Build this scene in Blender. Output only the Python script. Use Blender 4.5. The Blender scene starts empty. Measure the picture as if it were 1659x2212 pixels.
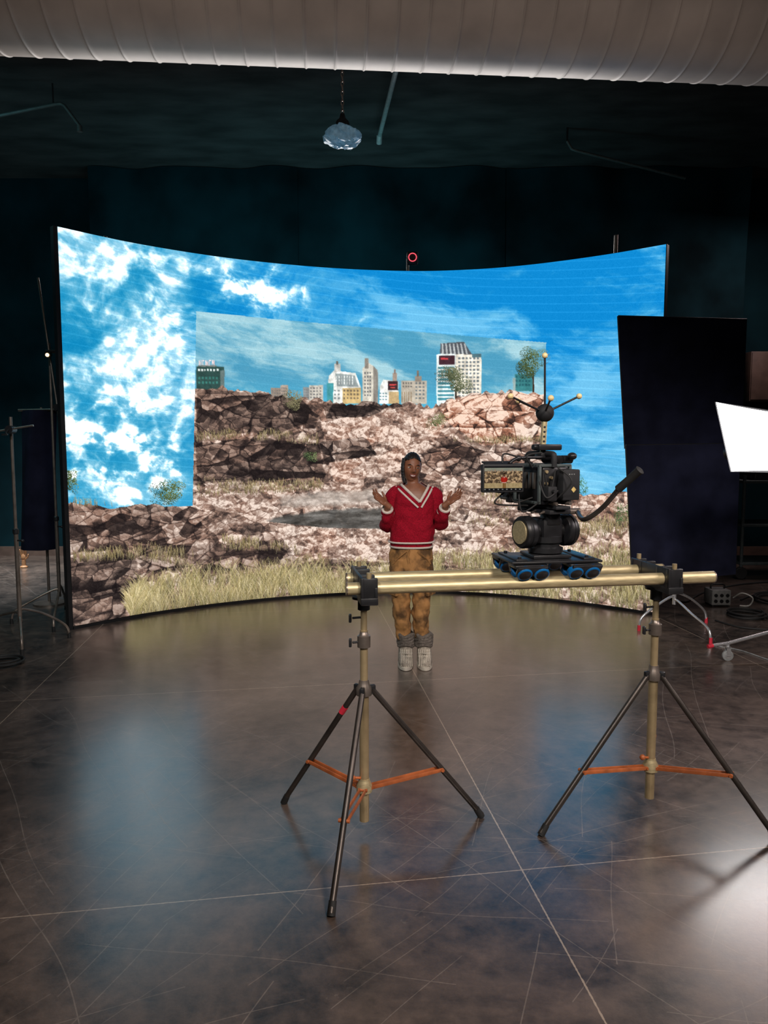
import bpy, bmesh, math, random
import numpy as np
from mathutils import Vector, Matrix
random.seed(7)
rng = np.random.default_rng(7)
S = bpy.context.scene
COL = S.collection
V = Vector
# ------------------------------------------------------------------ camera
F = 1580.0
TH = math.atan(146/F)
CAM = V((0, 0, 1.68))
cd = bpy.data.cameras.new('camera'); cam = bpy.data.objects.new('camera', cd); COL.objects.link(cam)
cam.location = CAM; cam.rotation_euler = (math.pi/2-TH, 0, 0)
cd.sensor_width = 36; cd.lens = F/2212*36; cd.clip_start = .05
S.camera = cam
S.view_settings.view_transform = 'Standard'
S.view_settings.look = 'None'
def ray(px, py):
    x = (px-829.5)/F; v = (1106-py)/F
    return V((x, math.cos(TH)+v*math.sin(TH), -math.sin(TH)+v*math.cos(TH)))
def at(px, py, Y):
    d = ray(px, py); return CAM+d*(Y/d.y)
def fl(px, py, z=0.0):
    d = ray(px, py); return CAM+d*((z-CAM.z)/d.z)
# ------------------------------------------------------------------ materials
def lin(c):
    return tuple(((v/255)/12.92 if v/255 <= .04045 else ((v/255+.055)/1.055)**2.4) for v in c)
def mat(name, rgb, rough=.5, metal=0.0, var=.2, scale=25, bump=0.0, emit=None, es=1.0, spec=.5, stretch=(1,1,1), lo=.3, hi=.7):
    m = bpy.data.materials.new(name); m.use_nodes = True
    nt = m.node_tree; N = nt.nodes; L = nt.links; p = N['Principled BSDF']
    tc = N.new('ShaderNodeTexCoord'); mp = N.new('ShaderNodeMapping'); mp.inputs['Scale'].default_value = stretch
    no = N.new('ShaderNodeTexNoise'); no.inputs['Scale'].default_value = scale; no.inputs['Detail'].default_value = 5
    L.new(tc.outputs['Object'], mp.inputs['Vector']); L.new(mp.outputs['Vector'], no.inputs['Vector'])
    cr = N.new('ShaderNodeValToRGB'); c = lin(rgb)
    cr.color_ramp.elements[0].position = lo; cr.color_ramp.elements[1].position = hi
    cr.color_ramp.elements[0].color = tuple(v*(1-var) for v in c)+(1,)
    cr.color_ramp.elements[1].color = tuple(min(1, v*(1+var)) for v in c)+(1,)
    L.new(no.outputs['Fac'], cr.inputs['Fac']); L.new(cr.outputs['Color'], p.inputs['Base Color'])
    p.inputs['Roughness'].default_value = rough; p.inputs['Metallic'].default_value = metal
    p.inputs['Specular IOR Level'].default_value = spec
    if bump:
        b = N.new('ShaderNodeBump'); b.inputs['Strength'].default_value = bump; b.inputs['Distance'].default_value = .01
        L.new(no.outputs['Fac'], b.inputs['Height']); L.new(b.outputs['Normal'], p.inputs['Normal'])
    if emit:
        p.inputs['Emission Color'].default_value = lin(emit)+(1,); p.inputs['Emission Strength'].default_value = es
    return m
M = {}
M['black_metal'] = mat('black_metal', (32, 32, 34), .38, .2, .2)
M['black_matte'] = mat('black_matte', (18, 19, 22), .7, 0, .3)
M['leg_metal'] = mat('leg_metal', (66, 60, 56), .34, .6, .35, 10)
M['steel'] = mat('steel', (176, 156, 120), .4, .6, .2, 12)
M['dark_steel'] = mat('dark_steel', (120, 110, 102), .36, .65, .3, 12)
M['chrome'] = mat('chrome', (205, 205, 207), .25, .75, .1, 10)
M['brass'] = mat('brass', (196, 180, 140), .44, .6, .2, 20, stretch=(1, 6, 6))
M['orange'] = mat('orange_brace', (164, 88, 46), .5, .1, .3, 18)
M['rubber'] = mat('rubber', (20, 20, 20), .7)
M['blue_wheel'] = mat('blue_wheel', (16, 92, 150), .25, 0, .2)
M['red'] = mat('red_tape', (200, 40, 60), .5)
M['cream'] = mat('cream_bead', (230, 205, 150), .4)
M['drape'] = mat('black_drape', (12, 36, 42), .95, 0, .6, 1.2, .4, spec=.1)  # black cloth with the teal glow mixed into its colour
M['flag'] = mat('black_flag_cloth', (24, 26, 42), .95, 0, .35, 5, .2, spec=.1)
M['ceil'] = mat('dark_ceiling_fabric', (48, 47, 47), .9, 0, .6, 1.6, .9, stretch=(1, 2.5, 1))
M['wall'] = mat('dark_wall', (11, 36, 42), .95, 0, .4, 1.5, .2, spec=.1)
M['duct'] = mat('duct_metal', (180, 166, 156), .55, .05, .14, 3, .03)
M['pipe'] = mat('painted_pipe', (160, 170, 170), .5, .1)
M['dark_pipe'] = mat('dark_pipe', (70, 78, 78), .6, .2)
M['skin'] = mat('skin', (134, 86, 62), .45, 0, .12, 30)
M['sweater'] = mat('red_knit', (148, 12, 36), .9, 0, .35, 120, .5, spec=.2)
M['white_knit'] = mat('white_knit', (215, 204, 194), .9, 0, .1, 160, .4)
M['pants'] = mat('tan_cotton', (136, 98, 56), .85, 0, .62, 12, .3, lo=.40, hi=.60)
M['boot'] = mat('grey_knit', (158, 148, 134), .9, 0, .35, 60, .7)
M['cuff'] = mat('dark_knit', (104, 96, 88), .9, 0, .4, 70, .7)
M['sole'] = mat('boot_sole', (205, 196, 180), .7)
M['hair'] = mat('black_hair', (20, 15, 14), .55, 0, .4, 90, .4)
M['lip'] = mat('lip', (120, 52, 50), .4)
M['eye_white'] = mat('eye_white', (215, 208, 200), .3)
M['iris'] = mat('iris', (22, 14, 10), .2)
M['grey_box'] = mat('grey_box', (130, 132, 132), .5)
M['brown_panel'] = mat('brown_panel', (92, 72, 62), .6, 0, .3, 6)
M['wood_hand'] = mat('wooden_prop', (170, 120, 80), .6)
M['white_plastic'] = mat('white_plastic', (205, 205, 200), .4)
M['yellow'] = mat('yellow_sticker', (205, 178, 110), .6)
M['red_glow'] = mat('red_glow', (255, 60, 80), .5, emit=(255, 96, 112), es=1.0)
M['pend'] = mat('pendant_plastic', (120, 152, 170), .45, 0, .55, 18, 1.0, emit=(100, 150, 180), es=.14)
M['warm_bulb'] = mat('warm_bulb', (255, 220, 160), .5, emit=(255, 205, 140), es=6)
M['soft'] = mat('softbox_cloth', (250, 250, 250), .8, emit=(255, 250, 248), es=12)
# ------------------------------------------------------------------ object helpers
WM = {}
def thing(name, label, cat, loc=(0, 0, 0), rz=0, group=None):
    o = bpy.data.objects.new(name, None); COL.objects.link(o)
    o.empty_display_size = .1
    o.location = loc; o.rotation_euler = (0, 0, rz); o['label'] = label; o['category'] = cat
    if group: o['group'] = group
    WM[o.name] = Matrix.Translation(V(loc)) @ Matrix.Rotation(rz, 4, 'Z')
    return o
def obj(name, bm, m, parent=None, smooth=True, ang=40):
    if parent is not None: bm.transform(WM[parent.name].inverted())
    bmesh.ops.recalc_face_normals(bm, faces=bm.faces)
    me = bpy.data.meshes.new(name); bm.to_mesh(me); bm.free()
    if smooth:
        me.shade_smooth()
        if ang: me.set_sharp_from_angle(angle=math.radians(ang))
    me.materials.append(m)
    o = bpy.data.objects.new(name, me); COL.objects.link(o)
    if parent is not None:
        o.parent = parent; WM[o.name] = WM[parent.name]
    return o
def tag(o, label, cat, group=None):
    o['label'] = label; o['category'] = cat
    if group: o['group'] = group
    return o
def struct(o): o['kind'] = 'structure'; return o
B = bmesh.new
def basis(z, up=V((0, 0, 1))):
    z = V(z).normalized()
    if abs(z.dot(up)) > .98: up = V((0, 1, 0))
    x = up.cross(z).normalized(); y = z.cross(x)
    return Matrix((x, y, z)).transposed().to_4x4()
def box(bm, c, s, R=None, bev=0.0):
    R = R if R is not None else Matrix.Identity(4)
    g = bmesh.ops.create_cube(bm, size=1, matrix=Matrix.Translation(V(c)) @ R @ Matrix.Diagonal((s[0], s[1], s[2], 1)))
    if bev:
        e = list({e for v in g['verts'] for e in v.link_edges})
        bmesh.ops.bevel(bm, geom=e, offset=bev, segments=2, affect='EDGES', profile=.5)
    return bm
def cyl(bm, p0, p1, r0, r1=None, seg=20):
    p0 = V(p0); p1 = V(p1); r1 = r0 if r1 is None else r1
    bmesh.ops.create_cone(bm, cap_ends=True, segments=seg, radius1=r0, radius2=r1, depth=(p1-p0).length,
                          matrix=Matrix.Translation((p0+p1)/2) @ basis(p1-p0))
    return bm
def ball(bm, c, r, sc=(1, 1, 1), R=None, u=20, v=14):
    R = R if R is not None else Matrix.Identity(4)
    bmesh.ops.create_uvsphere(bm, u_segments=u, v_segments=v, radius=r, matrix=Matrix.Translation(V(c)) @ R @ Matrix.Diagonal((sc[0], sc[1], sc[2], 1)))
    return bm
def loft(bm, rings, closed_ring=True, caps=True):
    vs = [[bm.verts.new(p) for p in r] for r in rings]
    n = len(vs[0])
    for a, b in zip(vs, vs[1:]):
        for i in range(n if closed_ring else n-1):
            j = (i+1) % n; bm.faces.new((a[i], a[j], b[j], b[i]))
    if caps and closed_ring:
        bm.faces.new(vs[0][::-1]); bm.faces.new(vs[-1])
    return bm
def sweep(bm, pts, rad, seg=10, caps=True):
    pts = [V(p) for p in pts]; n = len(pts)
    if not hasattr(rad, '__len__'): rad = [rad]*n
    t = [(pts[min(i+1, n-1)]-pts[max(i-1, 0)]).normalized() for i in range(n)]
    x = basis(t[0]).to_3x3().col[0].copy()
    rings = []
    for i in range(n):
        x = (x-t[i]*x.dot(t[i])).normalized(); y = t[i].cross(x)
        rings.append([pts[i]+(x*math.cos(a)+y*math.sin(a))*rad[i] for a in [2*math.pi*k/seg for k in range(seg)]])
    return loft(bm, rings, True, caps)
def smooth_path(pts, k=8):
    pts = [V(p) for p in pts]; out = []
    P = [pts[0]]+pts+[pts[-1]]
    for i in range(1, len(P)-2):
        for q in range(k):
            t = q/k; a, b, c, d = P[i-1], P[i], P[i+1], P[i+2]
            out.append(.5*((2*b)+(c-a)*t+(2*a-5*b+4*c-d)*t*t+(3*b-a-3*c+d)*t**3))
    out.append(pts[-1]); return out
def lathe(bm, prof, c, axis=(0, 0, 1), seg=32):
    Mx = Matrix.Translation(V(c)) @ basis(axis)
    rings = [[Mx @ V((max(r, .0005)*math.cos(2*math.pi*k/seg), max(r, .0005)*math.sin(2*math.pi*k/seg), h)) for k in range(seg)] for r, h in prof]
    return loft(bm, rings)
def cloth(bm, x0, x1, y, z0, z1, folds, amp, nx=80, nz=14, seed=0, lower=1.0):
    r = random.Random(seed); ph = [r.random()*6.28 for _ in range(4)]
    g = []
    for j in range(nz+1):
        z = z0+(z1-z0)*j/nz; row = []
        for i in range(nx+1):
            u = i/nx
            d = amp*(math.sin(u*folds*6.283+ph[0]+.9*math.sin(z*1.3+ph[1]))+.4*math.sin(u*folds*1.7*6.283+ph[2]+1.2*z))
            row.append(V((x0+(x1-x0)*u, y+d, z)))
        g.append(row)
    return loft(bm, g, False, False)
# ------------------------------------------------------------------ the room
def floor_material():
    m = bpy.data.materials.new('polished_concrete'); m.use_nodes = True
    nt = m.node_tree; N = nt.nodes; L = nt.links; p = N['Principled BSDF']
    geo = N.new('ShaderNodeNewGeometry')
    def math_(op, a, b=None, c=None):
        n = N.new('ShaderNodeMath'); n.operation = op
        for i, v in enumerate((a, b, c)):
            if v is None: continue
            if hasattr(v, 'is_linked'): L.new(v, n.inputs[i])
            else: n.inputs[i].default_value = v
        return n.outputs[0]
    def dot_(vec):
        d = N.new('ShaderNodeVectorMath'); d.operation = 'DOT_PRODUCT'; L.new(geo.outputs['Position'], d.inputs[0]); d.inputs[1].default_value = vec
        return d.outputs['Value']
    def dist_line(vec, off, sp):
        f = math_('FRACT', math_('MULTIPLY_ADD', dot_(vec), 1/sp, -off/sp+.5+20))
        return math_('MULTIPLY', math_('ABSOLUTE', math_('SUBTRACT', f, .5)), sp)
    wob = N.new('ShaderNodeTexNoise'); wob.inputs['Scale'].default_value = 60; L.new(geo.outputs['Position'], wob.inputs['Vector'])
    thr = math_('MULTIPLY_ADD', wob.outputs['Fac'], .006, .0)
    la = math_('LESS_THAN', dist_line((.9918, .1277, 0), .895, 2.648), thr)
    lb = math_('LESS_THAN', dist_line((-.1535, .988, 0), 2.64, 2.36), math_('MULTIPLY', thr, .8))
    joint = math_('MAXIMUM', la, lb)
    n1 = N.new('ShaderNodeTexNoise'); n1.inputs['Scale'].default_value = 1.3; n1.inputs['Detail'].default_value = 12; n1.inputs['Roughness'].default_value = .7; n1.inputs['Distortion'].default_value = .8
    n2 = N.new('ShaderNodeTexNoise'); n2.inputs['Scale'].default_value = 9; n2.inputs['Detail'].default_value = 10; n2.inputs['Roughness'].default_value = .75
    for n in (n1, n2): L.new(geo.outputs['Position'], n.inputs['Vector'])
    mixf = math_('ADD', math_('MULTIPLY', n1.outputs['Fac'], .55), math_('MULTIPLY', n2.outputs['Fac'], .45))
    cr = N.new('ShaderNodeValToRGB'); L.new(mixf, cr.inputs['Fac'])
    cr.color_ramp.elements[0].position = .40; cr.color_ramp.elements[0].color = lin((40, 33, 29))+(1,)
    cr.color_ramp.elements[1].position = .64; cr.color_ramp.elements[1].color = lin((108, 91, 80))+(1,)
    scr = None
    for k, (rot, cells_v, cells_u, w) in enumerate(((.35, 9, 1.1, .016), (-.75, 7, .8, .014), (1.25, 8, 1.3, .016), (2.2, 6, .7, .012), (-.15, 11, 1.6, .018), (.9, 14, 2.4, .02))):
        c_, s_ = math.cos(rot), math.sin(rot)
        bend = N.new('ShaderNodeTexNoise'); bend.inputs['Scale'].default_value = .55; bend.inputs['Detail'].default_value = 1; L.new(geo.outputs['Position'], bend.inputs['Vector'])
        u_ = dot_((c_, s_, 0)); v_ = math_('ADD', dot_((-s_, c_, 0)), math_('MULTIPLY', bend.outputs['Fac'], .35))
        vs = math_('MULTIPLY', v_, cells_v); idv = math_('FLOOR', vs); pos = math_('FRACT', vs)
        wn = N.new('ShaderNodeTexWhiteNoise'); wn.noise_dimensions = '1D'; L.new(math_('ADD', idv, k*17.3), wn.inputs['W'])
        off = math_('MULTIPLY_ADD', wn.outputs['Value'], .6, .2)
        idu = math_('FLOOR', math_('MULTIPLY_ADD', wn.outputs['Value'], 9.0, math_('MULTIPLY', u_, cells_u)))
        cv = N.new('ShaderNodeCombineXYZ'); L.new(idv, cv.inputs[0]); L.new(idu, cv.inputs[1]); cv.inputs[2].default_value = k
        wg = N.new('ShaderNodeTexWhiteNoise'); wg.noise_dimensions = '3D'; L.new(cv.outputs[0], wg.inputs['Vector'])
        ln = math_('MULTIPLY', math_('LESS_THAN', math_('ABSOLUTE', math_('SUBTRACT', pos, off)), w), math_('GREATER_THAN', wg.outputs['Value'], .80))
        scr = ln if scr is None else math_('MAXIMUM', scr, ln)
    scr = math_('MULTIPLY', scr, math_('MULTIPLY_ADD', n2.outputs['Fac'], 1.6, -.35))
    scuff = N.new('ShaderNodeTexNoise'); scuff.inputs['Scale'].default_value = 3.2; scuff.inputs['Detail'].default_value = 14; scuff.inputs['Roughness'].default_value = .8; L.new(geo.outputs['Position'], scuff.inputs['Vector'])
    scf = math_('MULTIPLY', math_('GREATER_THAN', scuff.outputs['Fac'], .64), .35)
    scr = math_('MAXIMUM', scr, scf)
    mx = N.new('ShaderNodeMixRGB'); L.new(math_('MULTIPLY', scr, .42), mx.inputs[0]); L.new(cr.outputs['Color'], mx.inputs[1]); mx.inputs[2].default_value = lin((180, 168, 156))+(1,)
    mj = N.new('ShaderNodeMixRGB'); L.new(math_('MULTIPLY', joint, .65), mj.inputs[0]); L.new(mx.outputs[0], mj.inputs[1]); mj.inputs[2].default_value = lin((186, 168, 148))+(1,)
    L.new(mj.outputs[0], p.inputs['Base Color'])
    L.new(math_('ADD', math_('MULTIPLY_ADD', mixf, .45, .12), math_('MULTIPLY', scr, .25)), p.inputs['Roughness'])
    p.inputs['IOR'].default_value = 1.75
    p.inputs['Coat Weight'].default_value = .85; p.inputs['Coat Roughness'].default_value = .21; p.inputs['Coat IOR'].default_value = 1.5
    b = N.new('ShaderNodeBump'); b.inputs['Strength'].default_value = .14; b.inputs['Distance'].default_value = .01
    L.new(n2.outputs['Fac'], b.inputs['Height']); L.new(b.outputs['Normal'], p.inputs['Normal'])
    return m
XL, XR, YB, YF, CZ = -6.5, 7.0, 11.0, -5.0, 5.52
def slab(name, c, s, m):
    return struct(obj(name, box(B(), c, s), m, None, False))
slab('floor', ((XL+XR)/2, (YB+YF)/2, -.05), (XR-XL, YB-YF, .1), floor_material())
slab('ceiling', ((XL+XR)/2, (YB+YF)/2, CZ+.05), (XR-XL, YB-YF, .1), M['ceil'])
slab('wall_back', ((XL+XR)/2, YB+.05, CZ/2), (XR-XL, .1, CZ), M['wall'])
slab('wall_left', (XL-.05, (YB+YF)/2, CZ/2), (.1, YB-YF, CZ), M['wall'])
slab('wall_right', (XR+.05, (YB+YF)/2, CZ/2), (.1, YB-YF, CZ), M['wall'])
slab('baseboard_back', ((XL+XR)/2, YB-.015, .07), (XR-XL, .03, .14), M['brown_panel'])
for i, (x0, x1, f, lab) in enumerate(((-4.1, -1.2, 2.2, 'black drape hanging behind the bright cloudy end of the video wall'),
                                     (-1.2, 1.7, 2.0, 'black drape hanging above and behind the middle of the video wall'),
                                     (1.7, 5.1, 2.6, 'black drape hanging behind the plain blue end of the video wall'))):
    tag(obj('stage_drape', cloth(B(), x0, x1, 10.55, .02, CZ-.01, f, .05, seed=i), M['drape'], None, True, None), lab, 'curtain')
# ------------------------------------------------------------------ curved video wall
plan = [(-2.83, 6.54), (-2.31, 7.09), (-1.547, 7.63), (-.64, 8.01), (.25, 8.17), (.95, 8.10), (1.556, 7.88), (2.18, 7.50), (2.66, 7.10)]
dense = smooth_path([V((x, y, 0)) for x, y in plan], 24)
DP = np.array([(p.x, p.y) for p in dense])
SEG = np.hypot(*np.diff(DP, axis=0).T); ARC = np.concatenate([[0], np.cumsum(SEG)]); LEN = ARC[-1]
Z0, HH = .03, 3.53
def sc(px, py):
    d = ray(px, py); p = DP[:-1]; e = DP[1:]-DP[:-1]
    den = d.x*e[:, 1]-d.y*e[:, 0]
    s = (d.y*p[:, 0]-d.x*p[:, 1])/den
    t = (p[:, 0]*e[:, 1]-p[:, 1]*e[:, 0])/den
    lo = np.zeros(len(s)); hi = np.ones(len(s)); lo[0] = -50; hi[-1] = 50
    ok = np.where((s >= lo-1e-9) & (s <= hi+1e-9) & (t > 0))[0]
    i = ok[0]
    return ARC[i]+s[i]*SEG[i], 1.68+t[i]*d.z-Z0
NX, NY = 1200, 640
def cc(px, py):
    a, b = sc(px, py); return a/LEN*(NX-1), (HH-b)/HH*(NY-1)
A, Bm = np.meshgrid(np.linspace(0, LEN, NX), np.linspace(HH, 0, NY))
TAB = rng.random((8, 256, 256))
def vnoise(x, y, s=0):
    xi = np.floor(x).astype(int); yi = np.floor(y).astype(int); fx = x-xi; fy = y-yi
    fx = fx*fx*(3-2*fx); fy = fy*fy*(3-2*fy); T = TAB[s % 8]; o = 37*s
    g = lambda i, j: T[(xi+i+o) & 255, (yi+j+o) & 255]
    return (g(0, 0)*(1-fx)+g(1, 0)*fx)*(1-fy)+(g(0, 1)*(1-fx)+g(1, 1)*fx)*fy
def fbm(x, y, o=5, s=0, gain=.52):
    r = 0; a = 1; t = 0
    for k in range(o):
        r = r+a*vnoise(x, y, s+k); t += a; a *= gain; x, y = x*1.72-y*1.05+5.1, x*1.05+y*1.72+1.7
    return r/t
def worley(x, y, s=0):
    xi = np.floor(x).astype(int); yi = np.floor(y).astype(int)
    f1 = np.full(x.shape, 9.); f2 = f1.copy(); c1 = np.zeros(x.shape); c2 = c1.copy(); c3 = c1.copy(); dx0 = c1.copy(); dy0 = c1.copy()
    for i in (-1, 0, 1):
        for j in (-1, 0, 1):
            I = (xi+i+s*31) & 255; J = (yi+j+s*17) & 255
            dx = xi+i+TAB[0][I, J]-x; dy = yi+j+TAB[1][I, J]-y; d = np.maximum(np.abs(dx), np.abs(dy))*.5+np.hypot(dx, dy)*.5
            n = d < f1
            f2 = np.where(n, f1, np.minimum(f2, d))
            c1 = np.where(n, TAB[2][I, J], c1); c2 = np.where(n, TAB[3][I, J], c2); c3 = np.where(n, TAB[4][I, J], c3)
            dx0 = np.where(n, dx, dx0); dy0 = np.where(n, dy, dy0); f1 = np.where(n, d, f1)
    return f1, f2, c1, c2, c3, dx0, dy0
def sst(a, b, x):
    t = np.clip((x-a)/(b-a), 0, 1); return t*t*(3-2*t)
def rgb(*c): return np.array(c, float)/255
def mixc(a, b, f): return a*(1-f[..., None])+b*f[..., None]
def poly_mask(pts, sub=6):
    q = []
    for i in range(len(pts)):
        a = pts[i]; b = pts[(i+1) % len(pts)]
        for k in range(sub): q.append(cc(a[0]+(b[0]-a[0])*k/sub, a[1]+(b[1]-a[1])*k/sub))
    q = np.array(q)
    x0, x1 = int(max(0, q[:, 0].min())), int(min(NX-1, q[:, 0].max()+1)); y0, y1 = int(max(0, q[:, 1].min())), int(min(NY-1, q[:, 1].max()+1))
    m = np.zeros((NY, NX), bool)
    if x1 < x0 or y1 < y0: return m
    X, Y = np.meshgrid(np.arange(x0, x1+1), np.arange(y0, y1+1)); ins = np.zeros(X.shape, bool)
    for i in range(len(q)):
        ax, ay = q[i]; bx, by = q[(i+1) % len(q)]
        if ay == by: continue
        c = (ay > Y) != (by > Y)
        ins ^= c & (X < (bx-ax)*(Y-ay)/(by-ay)+ax)
    m[y0:y1+1, x0:x1+1] = ins
    return m
def blur(f, r):
    f = f.astype(float)
    for _ in range(2):
        for ax in (0, 1):
            p = np.pad(f, [(r+1, r) if k == ax else (0, 0) for k in (0, 1)], mode='edge'); c = np.cumsum(p, axis=ax)
            n = f.shape[ax]
            f = (np.take(c, np.arange(2*r+1, 2*r+1+n), axis=ax)-np.take(c, np.arange(0, n), axis=ax))/(2*r+1)
    return f
def fill(img, pts, col, al=1.0, sub=4):
    m = poly_mask(pts, sub); img[m] = img[m]*(1-al)+rgb(*col)*al
def rect(img, x0, y0, x1, y1, col, al=1.0): fill(img, [(x0, y0), (x1, y0), (x1, y1), (x0, y1)], col, al, 2)
# sky on the outer picture
aL = lambda px, py=700: sc(px, py)[0]
wpx = fbm(A*1.1, Bm*1.1, 5, 5)-.5; wpy = fbm(A*1.1+40, Bm*1.1+9, 5, 3)-.5
cov = .48*fbm(A*1.25+wpx*1.2+3, Bm*1.7+wpy*1.2+1, 8, 1, .58)+.52*fbm(A*3.6+wpx*2+7, Bm*4.6+wpy*2+3, 6, 4, .56)
bias = np.interp(A, [0, aL(300), aL(420), aL(560), aL(680), aL(900), LEN], [.05, .055, .02, .0, -.07, -.22, -.28])
hgt = np.interp(Bm, [.9, 1.25, 1.7, 3.0, HH], [-.20, -.05, .02, .02, .0])
cl = sst(.34, .66, cov+bias+hgt*np.clip(1-A/2.6, 0, 1))
mott = sst(.28, .72, fbm(A*9+wpx*2, Bm*11+wpy*2, 5, 3, .56))
low = np.clip(1-np.abs(Bm-1.55)/.8, 0, 1)*np.clip(1.3-A/1.5, 0, 1)
cl = np.clip(cl*(.62+.38*mott)*(1-.30*low*(1-mott))+.42*low*mott, 0, 1)
band = np.clip(1-np.abs(A-aL(540))/1.2, 0, 1)*np.clip((Bm-2.2)/.5, 0, 1)
cl = np.clip(cl+.60*band*sst(.42, .72, fbm(A*6+wpx*2, Bm*8+wpy*2, 7, 6, .60)), 0, 1)
top = mixc(rgb(14, 134, 206)*np.ones(3), rgb(86, 174, 218), sst(2.6, .8, Bm))
left = sst(2.3, .6, A)
sky = mixc(top, rgb(14, 132, 178)*np.ones(3), left*.75)
sky = mixc(sky, rgb(50, 156, 204)*np.ones(3), left*sst(1.5, .9, Bm))
wis = sst(.38, .70, fbm(A*1.0-Bm*1.1+2+wpx, Bm*3.0+A*.8+wpy, 7, 2, .64))*np.clip((A-1.8)/1.6, 0, 1)
sky = mixc(sky, rgb(150, 212, 240)*np.ones(3), wis*.66)
sky = mixc(sky, mixc(rgb(124, 200, 226)*np.ones(3), rgb(244, 250, 252)*np.ones(3), sst(.10, .9, cl)), cl)
lines = np.clip(np.cos(2*np.pi*(Bm+A*.09)/.085)-.86, 0, 1)/.14
img = np.clip(sky+(lines*.05)[..., None], 0, 1)
# rocks: flat fractured faces, dark joints, ledges with cast shadows
wx = A+.05*fbm(A*1.5, Bm*1.5, 3, 4)+.012*(fbm(A*20, Bm*20, 3, 2)-.5); wy = Bm+.10*fbm(A*1.3+9, Bm*1.3, 3, 2)+.012*(fbm(A*20, Bm*22, 3, 5)-.5)
def cells(sx, sy, s, k, rot=0.0):
    cr_, sr_ = math.cos(rot), math.sin(rot); X = (wx*cr_-wy*sr_)*sx; Y = (wx*sr_+wy*cr_)*sy
    f1, f2, c1, c2, c3, dx, dy = worley(X, Y, s)
    face = np.clip(.5+1.0*(c2-.5)+.7*(c3-.5)+.5*(dx*(c1-.5)-dy*.6), 0, 1)
    return c1+k*(dx*(c2-.5)+dy*(c3-.62)), c1, f2-f1, face
hA, cA, eA, fA = cells(1.5, 4.0, 1, 1.2, .05); hB, cB, eB, fB = cells(4.4, 8.6, 2, 1.5, -.12); hC, cC, eC, fC = cells(11, 18, 3, 1.6, .25); hD, cD, eD, fD_ = cells(24, 35, 5, 1.5, -.4); hE, cE, eE, fE = cells(48, 60, 6, 1.5, .6)
fine = fbm(A*30, Bm*36, 4, 6, .6)
saw = (wy*2.6+.25*fbm(A*1.2, Bm*1.2, 4, 1)) % 1
def shade(Hf, n, step, sx=1.0, sy=1.3):
    sh = np.zeros(Hf.shape)
    for s in range(1, n+1):
        Hs = np.roll(np.roll(Hf, int(round(s*sy)), 0), -int(round(s*sx)), 1); sh = np.maximum(sh, Hs-Hf-s*step)
    return sst(.03, .22, sh)
crk = lambda e, w, d: 1-d*(1-sst(0, w, e))
big = (.20*fA+.36*fB+.26*fC+.12*fD_+.06*fE)*(.8+.4*fine)
big = big*crk(eA, .06, .75)*crk(eB, .07, .75)*crk(eC, .08, .45)*crk(eD, .1, .15)*(1-.78*shade(.6*hA+.4*hB+.5*saw, 18, .020))*(1-.45*shade(hC, 6, .05))*(1-.75*sst(.20, .0, saw)*sst(.38, .52, fbm(A*3, Bm*2, 3, 2)))
rub = (.14*fB+.28*fC+.28*fD_+.14*fE+.16)*(.75+.5*fine)
rub = rub*crk(eB, .05, .3)*crk(eC, .08, .35)*crk(eD, .10, .35)*crk(eE, .12, .2)*(1-.45*shade(hB, 12, .035))*(1-.5*shade(hC, 6, .05))*(1-.4*shade(hD, 4, .07))
big = big/np.median(big); rub = (rub/np.median(rub))**.75
edge_n = fbm(A*6, Bm*9, 6, 3, .65)-.5
tone = np.full((NY, NX), .54); rubm = np.full((NY, NX), .5); tint = np.full((NY, NX), .3)
def region(pts, t=None, r=None, ti=None, bl=8):
    global tone, rubm, tint
    m = sst(.38, .62, blur(poly_mask(pts), bl)+edge_n*.9)
    if t is not None: tone = tone*(1-m)+t*m
    if r is not None: rubm = rubm*(1-m)+r*m
    if ti is not None: tint = tint*(1-m)+ti*m
region([(140, 1080), (440, 1095), (430, 1185), (250, 1190), (140, 1200)], .32, .05, .25)
region([(140, 1205), (290, 1195), (310, 1260), (250, 1360), (140, 1380)], .24, .0, .15)
region([(300, 1180), (620, 1165), (800, 1200), (800, 1235), (300, 1235)], .28, .15, .2)
region([(590, 1135), (860, 1140), (860, 1215), (640, 1205)], .86, 1, .35, 6)
region([(930, 1140), (1170, 1140), (1420, 1150), (1420, 1215), (930, 1215)], .70, .6, .35)
region([(1180, 1055), (1420, 1060), (1420, 1120), (1180, 1120)], .72, .5, .5)
region([(424, 840), (640, 855), (700, 905), (600, 935), (424, 940)], .19, .0, .2, 5)
region([(424, 958), (560, 945), (690, 960), (705, 1032), (424, 1045)], .20, .0, .2, 5)
region([(690, 905), (800, 890), (890, 872), (980, 880), (940, 960), (860, 1020), (720, 1042)], .90, 1, .5, 6)
region([(720, 866), (870, 862), (800, 898), (700, 905)], .26, .0, .15, 4)
region([(970, 862), (1172, 845), (1172, 945), (1040, 965), (950, 900)], .84, .0, .95, 5)
region([(690, 955), (790, 945), (820, 985), (700, 1000)], .28, .0, .15, 4)
region([(860, 1000), (960, 960), (1172, 970), (1172, 1002), (960, 1030)], .42, .05, .3, 5)
region([(424, 1050), (1172, 1040), (1172, 1100), (424, 1100)], .72, .9, .3, 5)
patch = .8+.4*fbm(A*2.5, Bm*3.5, 4, 7)
v = np.clip((big*(1-rubm)+rub*rubm)*(.02+.56*tone)*patch, 0, 1)
tn = np.clip(tint*(.4+1.2*fbm(A*4, Bm*5, 4, 7))*(.6+.8*cB), 0, 1)
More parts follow.
